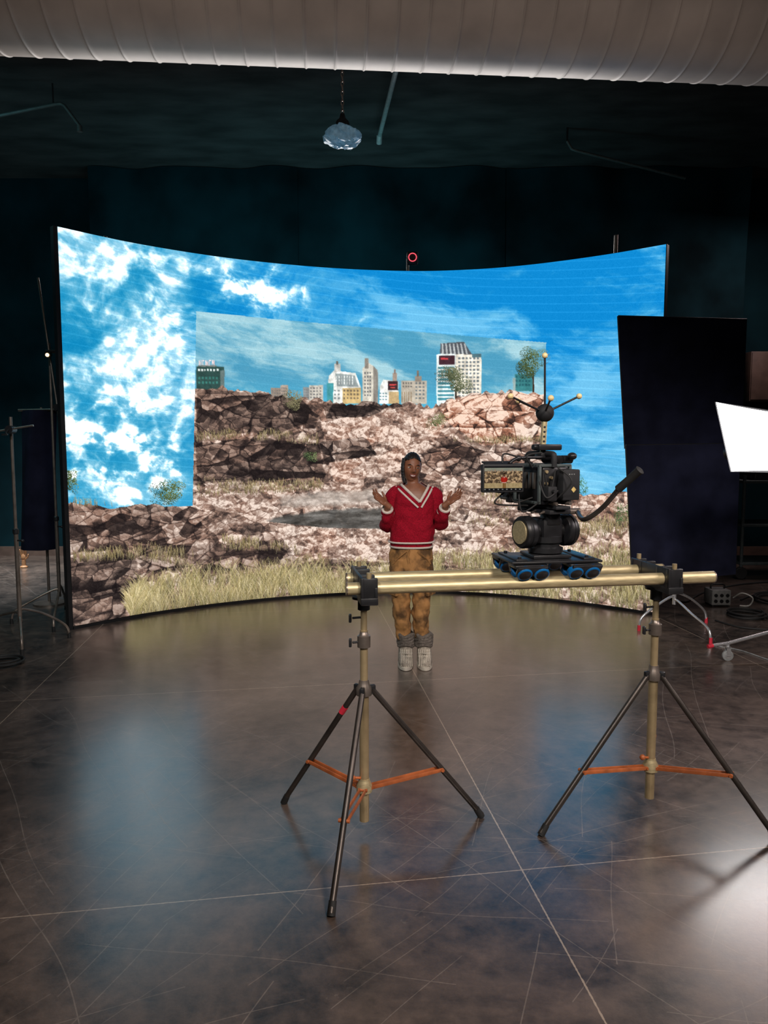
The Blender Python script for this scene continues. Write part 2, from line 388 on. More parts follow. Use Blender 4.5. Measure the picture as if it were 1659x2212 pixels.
dark = rgb(28, 23, 24)*np.ones(3); mid = mixc(rgb(132, 114, 104)*np.ones(3), rgb(168, 112, 88), tn); lite = mixc(rgb(222, 207, 196)*np.ones(3), rgb(234, 202, 182), tn)
rockc = np.where((v < .32)[..., None], mixc(dark, mid, np.clip(v/.32, 0, 1)), mixc(mid, lite, np.clip((v-.32)/.46, 0, 1)))
def paint(mask, src):
    img[mask] = src[mask]
def jag(pts, amp, n=7, sd=1):
    r = random.Random(sd); o = []
    for a, b in zip(pts, pts[1:]):
        for k in range(n):
            o.append((a[0]+(b[0]-a[0])*k/n, a[1]+(b[1]-a[1])*k/n+r.uniform(-amp, amp)))
    o.append(pts[-1]); return o
def bush(px, py, rx, ry, n, dk=(44, 60, 40), lt=(150, 168, 110), sd=0):
    r = random.Random(sd+int(px)); x0, y0 = cc(px, py); sx = abs(cc(px+rx, py)[0]-x0); sy = abs(cc(px, py+ry)[1]-y0)
    lobes = [(r.uniform(-.6, .6), r.uniform(-.6, .6), r.uniform(.3, .55)) for _ in range(9)]
    for k in range(int(n*1.7)):
        lx, ly, lr = r.choice(lobes); a = r.random()*6.28; q = lr*math.sqrt(r.random())
        ux, uy = lx+q*math.cos(a), ly+q*math.sin(a)
        x = int(x0+ux*sx); y = int(y0+uy*sy)
        if 0 <= x < NX and 0 <= y < NY:
            f = min(1, max(0, .40-.5*(uy-ly)/lr*.6+.3*ux+r.uniform(-.35, .35)))
            img[y, x] = rgb(*dk)*(1-f)+rgb(*lt)*f
def grass(pts_px, n, hmin, hmax, cols, sd=0, lean=.35, clump=.46):
    r = random.Random(sd); base = []
    while len(base) < n:
        u = r.random(); i = min(int(u*(len(pts_px)-1)), len(pts_px)-2); f = u*(len(pts_px)-1)-i
        x = pts_px[i][0]*(1-f)+pts_px[i+1][0]*f; yt = pts_px[i][1]*(1-f)+pts_px[i+1][1]*f; yb = pts_px[i][2]*(1-f)+pts_px[i+1][2]*f
        y = yt+(yb-yt)*r.random(); cx, cy = cc(x, y); X = int(min(NX-1, max(0, cx))); Y = int(min(NY-1, max(0, cy)))
        if CL[Y, X] < clump+r.uniform(-.06, .06):
            if r.random() < .97:
                n -= .4
                continue
        base.append((y, cx, cy))
    base.sort()
    for y, cx, cy in base:
        h = r.uniform(hmin, hmax)*NY/760; ln = r.uniform(-lean, lean)*h
        c = rgb(*r.choice(cols))*r.uniform(.75, 1.12); m = max(3, int(h*1.3))
        for q in range(m+1):
            t = q/m; X = int(cx+ln*t*t); Y = int(cy-h*t)
            if 0 <= X < NX and 0 <= Y < NY:
                al = .8-.4*t; img[Y, X] = img[Y, X]*(1-al)+al*np.clip(c*(.55+.45*t), 0, 1)
CL = fbm(A*5, Bm*9, 4, 0, .6)
bush(158, 1040, 16, 26, 500); bush(372, 1062, 50, 32, 1500); bush(1240, 1045, 34, 38, 900, (30, 62, 50), (110, 160, 110))
gl = jag([(60, 1088), (150, 1085), (200, 1092), (270, 1096), (340, 1090), (440, 1098)], 5, 6, 2)
paint(poly_mask(gl+[(700, 1100), (1000, 1100)]+jag([(1150, 1058), (1210, 1062), (1260, 1068), (1340, 1064), (1500, 1062)], 4, 5, 3)+[(1500, 1500), (800, 1500), (60, 1600)], 2), rockc)
# inner picture (the camera view patch)
iq = [(424, 672), (600, 690), (800, 708), (1000, 725), (1180, 740), (1176, 900), (1168, 1152), (960, 1146), (700, 1140), (560, 1125), (416, 1106), (420, 900)]
inner = poly_mask(iq, 4)
isk = mixc(rgb(66, 148, 184)*np.ones(3), rgb(76, 182, 216)*np.ones(3), sst(2.4, 1.9, Bm))
iw = sst(.34, .70, fbm(A*.9-Bm*1.6+7+wpx, Bm*3.6+A*1.3+wpy, 7, 3, .66))
isk = mixc(isk, rgb(186, 216, 220)*np.ones(3), iw*.70*sst(1.85, 2.3, Bm)+.08)
isk = np.clip(isk+(lines*.03)[..., None], 0, 1)
paint(inner, isk)
before = img.copy()
def win(x0, y0, x1, y1, nx, ny, col, fx=.6, fy=.5):
    for i in range(nx):
        for j in range(ny):
            a = x0+(x1-x0)*i/nx; b = y0+(y1-y0)*j/ny
            rect(img, a, b, a+(x1-x0)/nx*fx, b+(y1-y0)/ny*fy, col)
# skyline
rect(img, 424, 792, 484, 845, (48, 76, 72)); rect(img, 476, 800, 485, 845, (104, 122, 120))
rect(img, 428, 789, 468, 792, (120, 126, 122))
for k, x in enumerate((430, 437, 444, 451, 458)):
    rect(img, x, 778, x+1.6, 789, (236, 204, 200)); rect(img, x, 778 if k % 2 else 783, x+5, 779.8 if k % 2 else 784.8, (236, 204, 200))
    if k % 2 == 0: rect(img, x+3.6, 778, x+5, 789, (232, 190, 186))
win(428, 797, 460, 806, 5, 1, (225, 232, 228)); win(460, 797, 476, 806, 2, 1, (225, 232, 228)); win(428, 814, 474, 834, 6, 2, (60, 120, 112))
for x0, y0, x1, c in ((585, 838, 610, (146, 132, 120)), (606, 832, 622, (170, 154, 140)), (655, 836, 668, (138, 142, 142)), (668, 832, 698, (196, 190, 178))):
    rect(img, x0, y0, x1, 872, c); win(x0+2, y0+5, x1-1, 864, 4, 4, (106, 106, 108), .5, .4)
fill(img, [(710, 812), (722, 800), (768, 806), (780, 838), (780, 872), (706, 872)], (222, 222, 216)); rect(img, 706, 828, 720, 872, (70, 150, 158)); rect(img, 722, 786, 736, 804, (196, 194, 188)); rect(img, 726, 780, 730, 788, (110, 100, 92))
fill(img, [(724, 806), (766, 811), (775, 836), (728, 834)], (150, 160, 160)); win(726, 812, 766, 832, 7, 3, (228, 230, 226), .3, .8); rect(img, 740, 838, 780, 872, (204, 176, 122)); win(742, 842, 778, 866, 5, 3, (118, 104, 86), .5, .5); win(722, 842, 738, 866, 2, 3, (130, 140, 142), .5, .5)
fill(img, [(783, 796), (796, 784), (806, 790), (806, 872), (783, 872)], (204, 198, 184)); rect(img, 788, 774, 796, 796, (140, 132, 122)); win(787, 804, 804, 860, 3, 7, (98, 100, 104), .6, .45); fill(img, [(806, 790), (816, 800), (817, 872), (806, 872)], (142, 136, 128))
fill(img, [(821, 834), (828, 820), (860, 823), (862, 872), (819, 872)], (222, 222, 216)); rect(img, 838, 823, 860, 843, (62, 44, 48)); rect(img, 841, 830, 856, 832.5, (230, 80, 80)); rect(img, 843, 836, 853, 838, (230, 90, 84)); win(820, 848, 838, 868, 3, 3, (120, 150, 158)); rect(img, 840, 846, 862, 872, (200, 172, 126)); rect(img, 848, 806, 857, 823, (164, 146, 132)); rect(img, 851, 798, 854, 808, (130, 104, 92))
rect(img, 867, 822, 922, 872, (190, 180, 164)); rect(img, 896, 812, 911, 824, (156, 142, 128)); rect(img, 901, 800, 905, 814, (130, 108, 92)); win(870, 826, 892, 840, 4, 2, (116, 112, 106)); win(897, 826, 920, 866, 3, 5, (108, 116, 120), .6, .45); win(868, 846, 892, 870, 5, 3, (150, 128, 100), .35, .9)
fill(img, [(943, 766), (986, 758), (986, 880), (943, 880)], (214, 224, 222)); rect(img, 984, 764, 1040, 880, (224, 216, 200)); fill(img, [(952, 742), (1002, 738), (1020, 766), (950, 764)], (82, 86, 92))
for k in range(7): fill(img, [(954+k*8, 742), (957+k*8, 742), (959+k*8.6, 765), (955+k*8.6, 765)], (180, 184, 184))
rect(img, 948, 768, 982, 788, (70, 44, 52)); rect(img, 952, 773, 968, 777, (210, 70, 76)); win(946, 792, 984, 868, 1, 9, (70, 138, 152), .92, .55); win(990, 772, 1038, 862, 6, 11, (110, 120, 126), .6, .5); rect(img, 1020, 764, 1040, 772, (80, 110, 118))
rect(img, 1112, 808, 1150, 845, (60, 128, 132)); win(1114, 812, 1148, 838, 5, 3, (40, 92, 100), .6, .5); rect(img, 1108, 816, 1114, 845, (150, 170, 168))
bmk = np.abs(img-before).sum(axis=2) > .02
grime = (.80+.42*fbm(A*22, Bm*14, 5, 5, .62))*(.93+.14*fbm(A*90, Bm*90, 2, 3))
img[bmk] = np.clip(img*grime[..., None], 0, 1)[bmk]
sm = np.stack([blur(img[..., k], 1) for k in range(3)], -1); bb = blur(bmk, 1) > .05; img[bb] = (.6*img+.4*sm)[bb]
for tx, y0, y1 in ((985, 835, 868), (1152, 800, 850)): rect(img, tx-2, y0, tx+2, y1, (70, 58, 48))
bush(985, 818, 44, 38, 2600, (58, 66, 48), (150, 152, 116)); bush(1150, 786, 38, 38, 2000, (40, 58, 40), (132, 148, 98))
cliff = jag([(415, 838), (480, 836), (520, 845), (580, 850), (640, 862), (700, 862), (740, 872), (790, 868), (830, 876), (885, 868), (930, 880), (965, 868), (1000, 852), (1050, 847), (1100, 845), (1180, 850)], 5, 6, 5)
cm = poly_mask(cliff+[(1180, 1200), (410, 1200)], 2) & inner
paint(cm, rockc)
# still water and pale quarry floor
pm = sst(.2, .8, blur(poly_mask([(590, 1078), (700, 1064), (860, 1056), (870, 1084), (740, 1090), (620, 1098)]), 10)+edge_n*1.0)*inner
img = mixc(img, np.clip(rgb(190, 178, 168)+(fbm(A*9, Bm*30, 6, 2, .6)-.5)[..., None]*.55, 0, 1), pm*.75)
wm = sst(.3, .7, blur(poly_mask([(556, 1132), (610, 1116), (690, 1104), (760, 1098), (830, 1098), (850, 1108), (830, 1142), (700, 1150), (560, 1142)]), 7)+edge_n*.8)*inner
img = mixc(img, np.clip(rgb(88, 87, 84)+(fbm(A*5, Bm*24, 6, 2, .6)-.5)[..., None]*.55, 0, 1), wm*.88)
straw = [(212, 190, 136), (186, 164, 112), (230, 212, 166), (156, 140, 94)]
green = [(206, 188, 130), (176, 162, 104), (222, 204, 150), (238, 222, 178), (148, 140, 90)]
grass([(424, 940, 955), (520, 932, 950), (600, 935, 955), (690, 945, 965)], 420, 5, 13, straw, 1)
grass([(424, 1035, 1075), (560, 1045, 1070), (700, 1040, 1058)], 620, 5, 13, straw, 2)
grass([(980, 945, 955), (1080, 950, 962), (1172, 942, 955)], 250, 5, 14, straw, 3)
grass([(1040, 1060, 1090), (1160, 1060, 1095)], 200, 6, 18, straw, 4)
grass([(840, 1100, 1140), (940, 1100, 1140), (1100, 1100, 1140)], 300, 5, 12, straw, 24)
bush(636, 862, 24, 28, 600, (90, 88, 64), (170, 160, 120)); bush(945, 912, 24, 22, 450, (70, 80, 50), (160, 160, 110)); bush(672, 988, 16, 14, 200)
bush(1348, 1112, 26, 28, 700, (48, 70, 44), (140, 150, 96))
grass([(160, 1195, 1215), (300, 1185, 1210), (420, 1190, 1230)], 600, 6, 18, straw, 5)
grass([(150, 1085, 1092), (250, 1092, 1100)], 60, 6, 16, straw, 15)
grass([(480, 1165, 1190), (560, 1168, 1190), (700, 1200, 1225)], 400, 6, 15, straw, 6)
grass([(1180, 1125, 1160), (1290, 1125, 1165), (1400, 1120, 1160)], 700, 8, 22, straw, 7)
grass([(930, 1212, 1300), (1100, 1205, 1300), (1280, 1200, 1310), (1440, 1195, 1330)], 5200, 14, 36, green, 8, clump=.41)
grass([(285, 1325, 1345), (300, 1290, 1340), (420, 1258, 1325), (560, 1248, 1315), (700, 1246, 1305), (860, 1246, 1300), (940, 1246, 1300)], 9000, 18, 54, green+straw[:3], 9, .55, clump=.42)
grain = (rng.random((NY, NX))-.5)*.05
img = np.clip(img+grain[..., None], 0, 1)
linimg = np.where(img <= .04045, img/12.92, ((img+.055)/1.055)**2.4)
lum = linimg.mean(axis=2, keepdims=True); linimg = linimg*(1+1.0*lum**4)      # bright panel whites
def picture_mesh(name, pts, colours, nx, ny):
    me = bpy.data.meshes.new(name); me.vertices.add(nx*ny); me.vertices.foreach_set('co', np.ascontiguousarray(pts, dtype=np.float32).ravel())
    i = np.arange((nx-1)*(ny-1)); r = i//(nx-1); c = i % (nx-1); v0 = r*nx+c
    quads = np.stack([v0, v0+nx, v0+nx+1, v0+1], 1).astype(np.int32)
    me.loops.add(quads.size); me.loops.foreach_set('vertex_index', quads.ravel())
    me.polygons.add(len(quads)); me.polygons.foreach_set('loop_start', (np.arange(len(quads))*4).astype(np.int32))
    me.update(calc_edges=True)
    at_ = me.color_attributes.new('picture', 'FLOAT_COLOR', 'POINT')
    at_.data.foreach_set('color', np.concatenate([colours.reshape(-1, 3), np.ones((nx*ny, 1))], 1).astype(np.float32).ravel())
    return me
def screen_material(name, strength):
    m = bpy.data.materials.new(name); m.use_nodes = True; nt = m.node_tree; N = nt.nodes; N.remove(N['Principled BSDF'])
    e = N.new('ShaderNodeEmission'); a = N.new('ShaderNodeAttribute'); a.attribute_name = 'picture'
    nt.links.new(a.outputs['Color'], e.inputs['Color']); e.inputs['Strength'].default_value = strength
    nt.links.new(e.outputs[0], N['Material Output'].inputs[0])
    return m
ax = np.linspace(0, LEN, NX); SX = np.interp(ax, ARC, DP[:, 0]); SY = np.interp(ax, ARC, DP[:, 1])
pts = np.zeros((NY, NX, 3)); pts[..., 0] = SX; pts[..., 1] = SY; pts[..., 2] = (Bm+Z0)
led = thing('video_wall', 'huge curved video wall showing a rocky quarry under a blue cloudy sky', 'screen', (0, 8.2, 0))
pts2 = pts-np.array([0, 8.2, 0])
sme = picture_mesh('display_surface', pts2, linimg, NX, NY); sme.materials.append(screen_material('lit_picture', 1.1))
so = bpy.data.objects.new('display_surface', sme); COL.objects.link(so); so.parent = led
def offs(d, n=60):
    a = np.linspace(0, LEN, n); x = np.interp(a, ARC, DP[:, 0]); y = np.interp(a, ARC, DP[:, 1])
    tx = np.gradient(x); ty = np.gradient(y); l = np.hypot(tx, ty)
    return [V((x[i]-ty[i]/l[i]*d, y[i]+tx[i]/l[i]*d, 0)) for i in range(n)]
def strip(bm, d0, d1, z0, z1):
    p = offs(d0); q = offs(d1); u = V((0, 0, 1))
    return loft(bm, [[a+u*z0, a+u*z1, b+u*z1, b+u*z0] for a, b in zip(p, q)])
obj('cabinet_back', strip(B(), .006, .06, 0, 3.563), M['black_matte'], led)
obj('bottom_rail', strip(B(), -.006, .006, 0, .028), M['black_metal'], led)
for e in (0, -1):
    b = B(); o5 = offs(.033); c = o5[e]; t = (o5[0]-o5[1]).normalized() if e == 0 else (o5[-1]-o5[-2]).normalized()
    wd = .035 if e == 0 else .005
    c = c+t*(wd/2+.002); box(b, (c.x, c.y, 1.781), (wd, .058, 3.562), Matrix.Rotation(math.atan2(t.y, t.x), 4, 'Z'))
    obj('edge_trim', b, M['black_metal'], led)
# ------------------------------------------------------------------ duct and ceiling fittings
b = B(); c0 = V((-5.6, 5.30, 5.0)); c1 = V((6.6, 6.24, 5.0)); ln = (c1-c0).length; prof = []
h = 0
prof.append((.4945, 0))
while h < ln-.3:
    prof += [(.4945, h+.008), (.4945, h+.03), (.4945, h+.16), (.4945, h+.180), (.497, h+.187), (.5005, h+.191), (.5015, h+.195), (.5005, h+.199), (.497, h+.203), (.4945, h+.210)]
    h += .22
prof.append((.4945, ln))
lathe(b, prof, c0, c1-c0, 72)
duct = thing('air_duct', 'big round grey metal air duct with raised seams running across the top', 'duct', (0, 5.73, 5.0))
obj('pipe', b, M['duct'], duct, True, 60)
for x in (-3.4, 1.0, 5.2):
    y = 5.30+.077*(x+5.6); b = B(); cyl(b, (x, y, 5.48), (x, y, CZ), .03); obj('hanger', b, M['dark_pipe'], duct)
# conduit
cp0 = V((.125, 7.7, CZ-.12)); cp1 = V((-.055, 9.25, CZ-.12))
t = thing('ceiling_conduit', 'pale straight pipe fixed to the dark ceiling beside the pendant lamp', 'pipe', cp0)
obj('tube', cyl(B(), cp0+V((.06, -.6, 0)), cp1, .026), M['pipe'], t)
obj('end_fitting', cyl(B(), cp1+V((0, -.02, .01)), cp1+V((-.005, .06, -.06)), .034), M['pipe'], t)
for f in (.15, .85):
    p = cp0.lerp(cp1, f); obj('clamp', box(B(), p+V((0, 0, .06)), (.03, .04, .12)), M['dark_pipe'], t)
a0 = at(-60, 262, 8.2); a1 = at(135, 222, 8.2); a2 = at(172, 272, 8.2)
t = thing('sprinkler_pipe', 'thin grey pipe with a bent drop end near the upper left ceiling', 'pipe', a1)
obj('tube', sweep(B(), [a0, a1-V((.08, 0, .016)), a1-V((.02, 0, .01)), a1+V((.02, 0, -.03)), a2], .018), M['dark_pipe'], t)
obj('nozzle', cyl(B(), a2, a2+V((.0, 0, -.06)), .028), M['dark_pipe'], t)
obj('hanger', cyl(B(), a1-V((.1, 0, 0)), V((a1.x-.1, a1.y, CZ)), .008), M['black_metal'], t)
a0 = at(1225, 305, 9.3); a1 = at(1235, 322, 9.3); a2 = at(1480, 385, 9.6)
t = thing('sprinkler_pipe', 'faint dark pipe below the ceiling above the right end of the video wall', 'pipe', a1)
obj('tube', sweep(B(), [a0, a1, a1+V((.06, 0, -.02)), a2], .018), M['dark_pipe'], t)
obj('hanger', cyl(B(), a0, V((a0.x, a0.y, CZ)), .012), M['black_metal'], t)
# pendant
pc = at(740, 293, 7.0)
t = thing('pendant_lamp', 'pale blue plastic-wrapped pendant lamp hanging on a chain from the ceiling', 'lamp', pc)
b = B(); lathe(b, [(.02, .085), (.06, .074), (.12, .05), (.165, .016), (.175, -.015), (.165, -.045), (.12, -.07), (.06, -.084), (.0, -.088)], pc, (0, 0, 1), 30)
rp = random.Random(3)
for v_ in b.verts: v_.co += V((rp.uniform(-1, 1), rp.uniform(-1, 1), rp.uniform(-1, 1)))*.016
bmesh.ops.subdivide_edges(b, edges=b.edges[:], cuts=1, use_grid_fill=True)
for v_ in b.verts: v_.co += V((rp.uniform(-1, 1), rp.uniform(-1, 1), rp.uniform(-1, 1)))*.006
obj('shade', b, M['pend'], t, True, 22)
obj('collar', lathe(B(), [(.03, .05), (.075, .062), (.06, .12), (.03, .15), (.02, .19)], pc, (0, 0, 1), 20), M['black_metal'], t)
b = B(); z = pc.z+.18; k = 0
while z < CZ-.02:
    R = Matrix.Rotation(math.pi/2*(k % 2)+.4, 4, 'Z'); n = 10
    sweep(b, [V((pc.x, pc.y, z+.025))+(R @ V((.012*math.cos(a), 0, .03*math.sin(a)))) for a in [2*math.pi*i/n for i in range(n+1)]], .004, 6)
    z += .042; k += 1
obj('chain', b, M['dark_steel'], t)
# red ring sensor on top of the wall
pc = at(891, 557, 8.16)
t = thing('tracking_sensor', 'small sensor with a glowing red ring on top of the video wall', 'sensor', (pc.x, pc.y, 3.57))
obj('post', cyl(B(), (pc.x-.05, pc.y+.04, 3.56), (pc.x-.05, pc.y+.04, pc.z), .014), M['dark_steel'], t)
obj('housing', box(B(), pc+V((0, .02, 0)), (.12, .08, .13), None, .012), M['black_matte'], t)
b = B(); sweep(b, [pc+V((.042*math.cos(a), -.028, .042*math.sin(a))) for a in [2*math.pi*i/28 for i in range(29)]], .0055, 8)
obj('ring_light', b, M['red_glow'], t)
for px, y1, y0, lab in ((1331, 508, 600, 'thin steel pole rising behind the right end of the video wall'), (227, 511, 600, 'tiny pole tip poking over the left top of the video wall')):
    Y = 7.75 if px > 800 else 7.55
    p = at(px, y1, Y)
    t = thing('support_pole', lab, 'pole', (p.x, Y, 0))
    obj('tube', cyl(B(), (p.x, Y, .02), (p.x, Y, p.z), .02), M['dark_steel'], t)
    obj('foot_plate', cyl(B(), (p.x, Y, 0), (p.x, Y, .02), .12), M['black_metal'], t)
# ------------------------------------------------------------------ tripod stands of the slider
OX, OY = -.085, 3.03; PHI = math.atan2(.22, 1.305)
EX = V((math.cos(PHI), math.sin(PHI), 0)); EY = V((-math.sin(PHI), math.cos(PHI), 0))
RZ = Matrix.Rotation(PHI, 4, 'Z')
def W(x, y, z): return V((OX, OY, 0))+EX*x+EY*y+V((0, 0, z))
ZT = 1.10
def tripod(c, feet, lab, tape):
    c = V((c.x, c.y, 0)); t = thing('tripod_stand', lab, 'stand', c, 0)
    u = V((0, 0, 1))
    obj('lower_pole', cyl(B(), c+u*.06, c+u*.66, .0205), M['steel'], t)
    obj('upper_pole', cyl(B(), c+u*.62, c+u*.90, .0165), M['steel'], t)
    obj('top_pole', cyl(B(), c+u*.86, c+u*.982, .0135), M['steel'], t)
    b = B(); lathe(b, [(.0165, 0), (.028, .002), (.028, .05), (.02, .056), (.016, .07)], c+u*.825); obj('clamp_collar', b, M['dark_steel'], t)
    b = B(); lathe(b, [(.0205, 0), (.033, .004), (.033, .035), (.024, .05), (.02, .07)], c+u*.615); obj('leg_collar', b, M['dark_steel'], t)
    for z, dx in ((.85, -1), (.955, -1)):
        b = B(); d = V((dx, -.35, 0)).normalized()
        cyl(b, c+u*z+d*.015, c+u*z+d*.05, .005, None, 10); box(b, c+u*z+d*.06, (.012, .022, .036), None, .004); obj('wing_knob', b, M['black_metal'], t)
    b = B(); lathe(b, [(.0205, 0), (.034, .002), (.034, .03), (.024, .05), (.022, .06)], c+u*.19); obj('brace_hub', b, M['brass'], t)
    b = B(); cyl(b, c+u*.25, c+u*.25+V((-.045, -.03, .015)), .006, None, 10); ball(b, c+u*.25+V((-.05, -.034, .017)), .013); obj('brace_knob', b, M['orange'], t)
    for k, f in enumerate(feet):
        f = V((f.x, f.y, 0)); d = (f-c).normalized(); s = d.cross(u)
        p0 = c+d*.035+u*.64; p1 = f+u*.012
        leg = obj('leg', cyl(B(), p0, p1, .0125), M['leg_metal'], t)
        obj('leg_hinge', box(B(), p0, (.03, .02, .04), Matrix.Rotation(math.atan2(d.y, d.x), 4, 'Z'), .005), M['black_metal'], leg)
        obj('foot', cyl(B(), p1.lerp(p0, .05), f+u*.002, .0145, .016), M['rubber'], leg)
        if tape == k: obj('tape_band', cyl(B(), p0.lerp(p1, .15), p0.lerp(p1, .20), .0138), M['red'], leg)
        q1 = p0.lerp(p1, .62); q0 = c+d*.03+u*.21
        b = B()
        for o in (-.013, .013):
            L_ = (q1-q0).length; R = basis((q1-q0), u); box(b, (q0+q1)/2+s*o, (.006, .016, L_), R, .001)
        cyl(b, q1-s*.022, q1+s*.022, .008, None, 10); cyl(b, q0-s*.02, q0+s*.02, .007, None, 10)
        obj('brace', b, M['orange'], t)
    return t
tripod(W(0, 0, 0), [fl(613, 1735), fl(1040, 1765), fl(715, 1980)], 'metal tripod stand with orange braces holding the left end of the slider, feet fully shown', 0)
tripod(V((1.222, 3.235, 0)), [fl(1168, 1805), fl(1678, 1818), fl(1405, 1668)], 'metal tripod stand with orange braces holding the right end of the slider', 9)
# slider track
t = thing('slider_track', 'two brass-coloured parallel rail tubes clamped across two tripod stands', 'camera slider', W(.66, 0, ZT), PHI)
for ly, x0, x1 in ((-.11, -.085, 1.535), (.11, -.06, 1.42)):
    b = B(); sweep(b, [W(x0, ly, ZT), W(x1, ly, ZT)], .0255, 28); r_ = obj('rail_tube', b, M['brass'], t)
    for xe, sg in ((x0, -1), (x1, 1)):
        obj('end_ring', cyl(B(), W(xe-.002*sg, ly, ZT), W(xe+.003*sg, ly, ZT), .0262, None, 28), M['dark_steel'], r_)
for lx in (0, 1.325):
    b = B(); box(b, W(lx, 0, ZT-.045), (.07, .34, .03), RZ, .004); box(b, W(lx-.028, 0, ZT+.0), (.012, .33, .10), RZ, .003); box(b, W(lx+.028, 0, ZT-.02), (.012, .33, .06), RZ, .003)
    for ly in (-.15, -.07, .07, .15): box(b, W(lx, ly, ZT+.005), (.07, .022, .085), RZ, .004)
    e_ = obj('end_bracket', b, M['black_metal'], t)
    for ly in (-.15, .15):
        b = B(); cyl(b, W(lx, ly, ZT+.046), W(lx, ly, ZT+.07), .010, None, 12); obj('bolt', b, M['steel'], e_)
    b = B(); c = W(lx, 0, 0) if lx == 0 else V((1.222, 3.235, 0))
    lathe(b, [(.02, .985), (.026, .988), (.026, 1.03), (.05, 1.035), (.05, 1.045)], c); obj('mount_socket', b, M['black_metal'], e_)
# dolly
CX = .80
t = thing('camera_dolly', 'black flat dolly plate rolling on blue wheels along the slider rails', 'dolly', W(CX, 0, 1.15), PHI)
b = B(); box(b, W(CX, 0, 1.189), (.40, .28, .010), RZ, .003); box(b, W(CX, 0, 1.203), (.17, .17, .014), RZ, .003)
for sx in (-1, 1): box(b, W(CX+sx*.15, 0, 1.197), (.05, .24, .008), RZ, .002)
for sx in (-1, 1):
    for sy in (-1, 1): cyl(b, W(CX+sx*.15, sy*.09, 1.197), W(CX+sx*.15, sy*.09, 1.208), .008, None, 10)
pl_ = obj('plate', b, M['black_metal'], t)
for sx in (-1, 1):
    for ly in (-.11, .11):
        b = B(); box(b, W(CX+sx*.12, ly, 1.174), (.14, .09, .014), RZ, .003); 
        for sy in (-1, 1): box(b, W(CX+sx*.12, ly+sy*.048, 1.160), (.13, .012, .045), RZ @ Matrix.Rotation(-sy*.6, 4, 'X'), .002)
        obj('truck', b, M['black_metal'], t)
        for sy in (-1, 1):
            for dx in (-.037, .037):
                axd = (EY*sy-V((0, 0, 1))*.75).normalized()
                n = axd.cross(EX).normalized()
                if n.z < 0: n = -n
                c = W(CX+sx*.112+dx, ly, ZT)+n*(.0265+.0335)
                w_ = obj('wheel', lathe(B(), [(.012, -.013), (.028, -.0145), (.0325, -.011), (.0335, 0), (.0325, .011), (.028, .0145), (.012, .013)], c, axd, 26), M['blue_wheel'], t)
                obj('hub', lathe(B(), [(.0, -.017), (.019, -.0165), (.025, -.0145), (.025, .0145), (.019, .0165), (.0, .017)], c, axd, 20), M['black_metal'], w_)
# fluid head
HA = math.radians(24); HX = V((math.cos(HA), math.sin(HA), 0)); HY = V((-math.sin(HA), math.cos(HA), 0)); RH = Matrix.Rotation(HA, 4, 'Z')
hb = W(CX, 0, 0)
def H(x, y, z): return hb+HX*x+HY*y+V((0, 0, z))
t = thing('fluid_head', 'black fluid head with two round drums and a pan handle on the dolly', 'tripod head', H(0, 0, 1.21), HA)
b = B(); lathe(b, [(.065, 1.211), (.075, 1.215), (.075, 1.235), (.06, 1.24), (.06, 1.255), (.07, 1.26), (.07, 1.285), (.04, 1.29)], V((hb.x, hb.y, 0)))
obj('pan_base', b, M['black_metal'], t)
b = B(); box(b, H(0, 0, 1.315), (.10, .11, .10), RH, .012); box(b, H(0, -.03, 1.36), (.07, .06, .05), RH, .008); obj('head_body', b, M['black_metal'], t)
for s in (-1, 1):
    d_ = obj('drum', lathe(B(), [(.0, .0), (.05, .0), (.066, .006), (.07, .014), (.07, .03), (.066, .033), (.07, .036), (.07, .05), (.064, .058), (.0, .06)], H(s*.075, 0, 1.305), HX*s, 36), M['black_metal'], t)
    obj('dial_ring', lathe(B(), [(.034, .058), (.05, .058), (.05, .064), (.034, .064)], H(s*.075, 0, 1.305), HX*s, 30), M['brass'], d_)
    obj('drum_shaft', cyl(B(), H(s*.04, 0, 1.305), H(s*.08, 0, 1.305), .035), M['black_metal'], d_)
b = B(); box(b, H(0, .02, 1.395), (.11, .24, .018), RH, .004); box(b, H(0, .02, 1.4145), (.075, .28, .014), RH, .003)
obj('camera_plate', b, M['black_matte'], t)
for k in range(3): obj('lock_lever', cyl(B(), H(-.055, -.06+.06*k, 1.395), H(-.085, -.07+.06*k, 1.388), .006, .004, 10), M['dark_steel'], t)
b = B(); cyl(b, H(.055, -.05, 1.392), H(.13, -.06, 1.392), .013, None, 14); obj('handle_mount', b, M['dark_steel'], t)
hp = smooth_path([H(.12, -.06, 1.39), at(1262, 1122, 2.98), at(1300, 1098, 2.92), at(1340, 1052, 2.86)], 8)
ph_ = obj('pan_handle', sweep(B(), hp, .010, 12), M['leg_metal'], t)
g0 = at(1334, 1058, 2.865); g1 = at(1384, 1014, 2.80)
obj('grip', sweep(B(), [g0, g0.lerp(g1, .03), g0.lerp(g1, .5), g0.lerp(g1, .9), g0.lerp(g1, .97), g1], [.012, .0165, .0155, .0165, .019, .012], 16), M['rubber'], ph_)
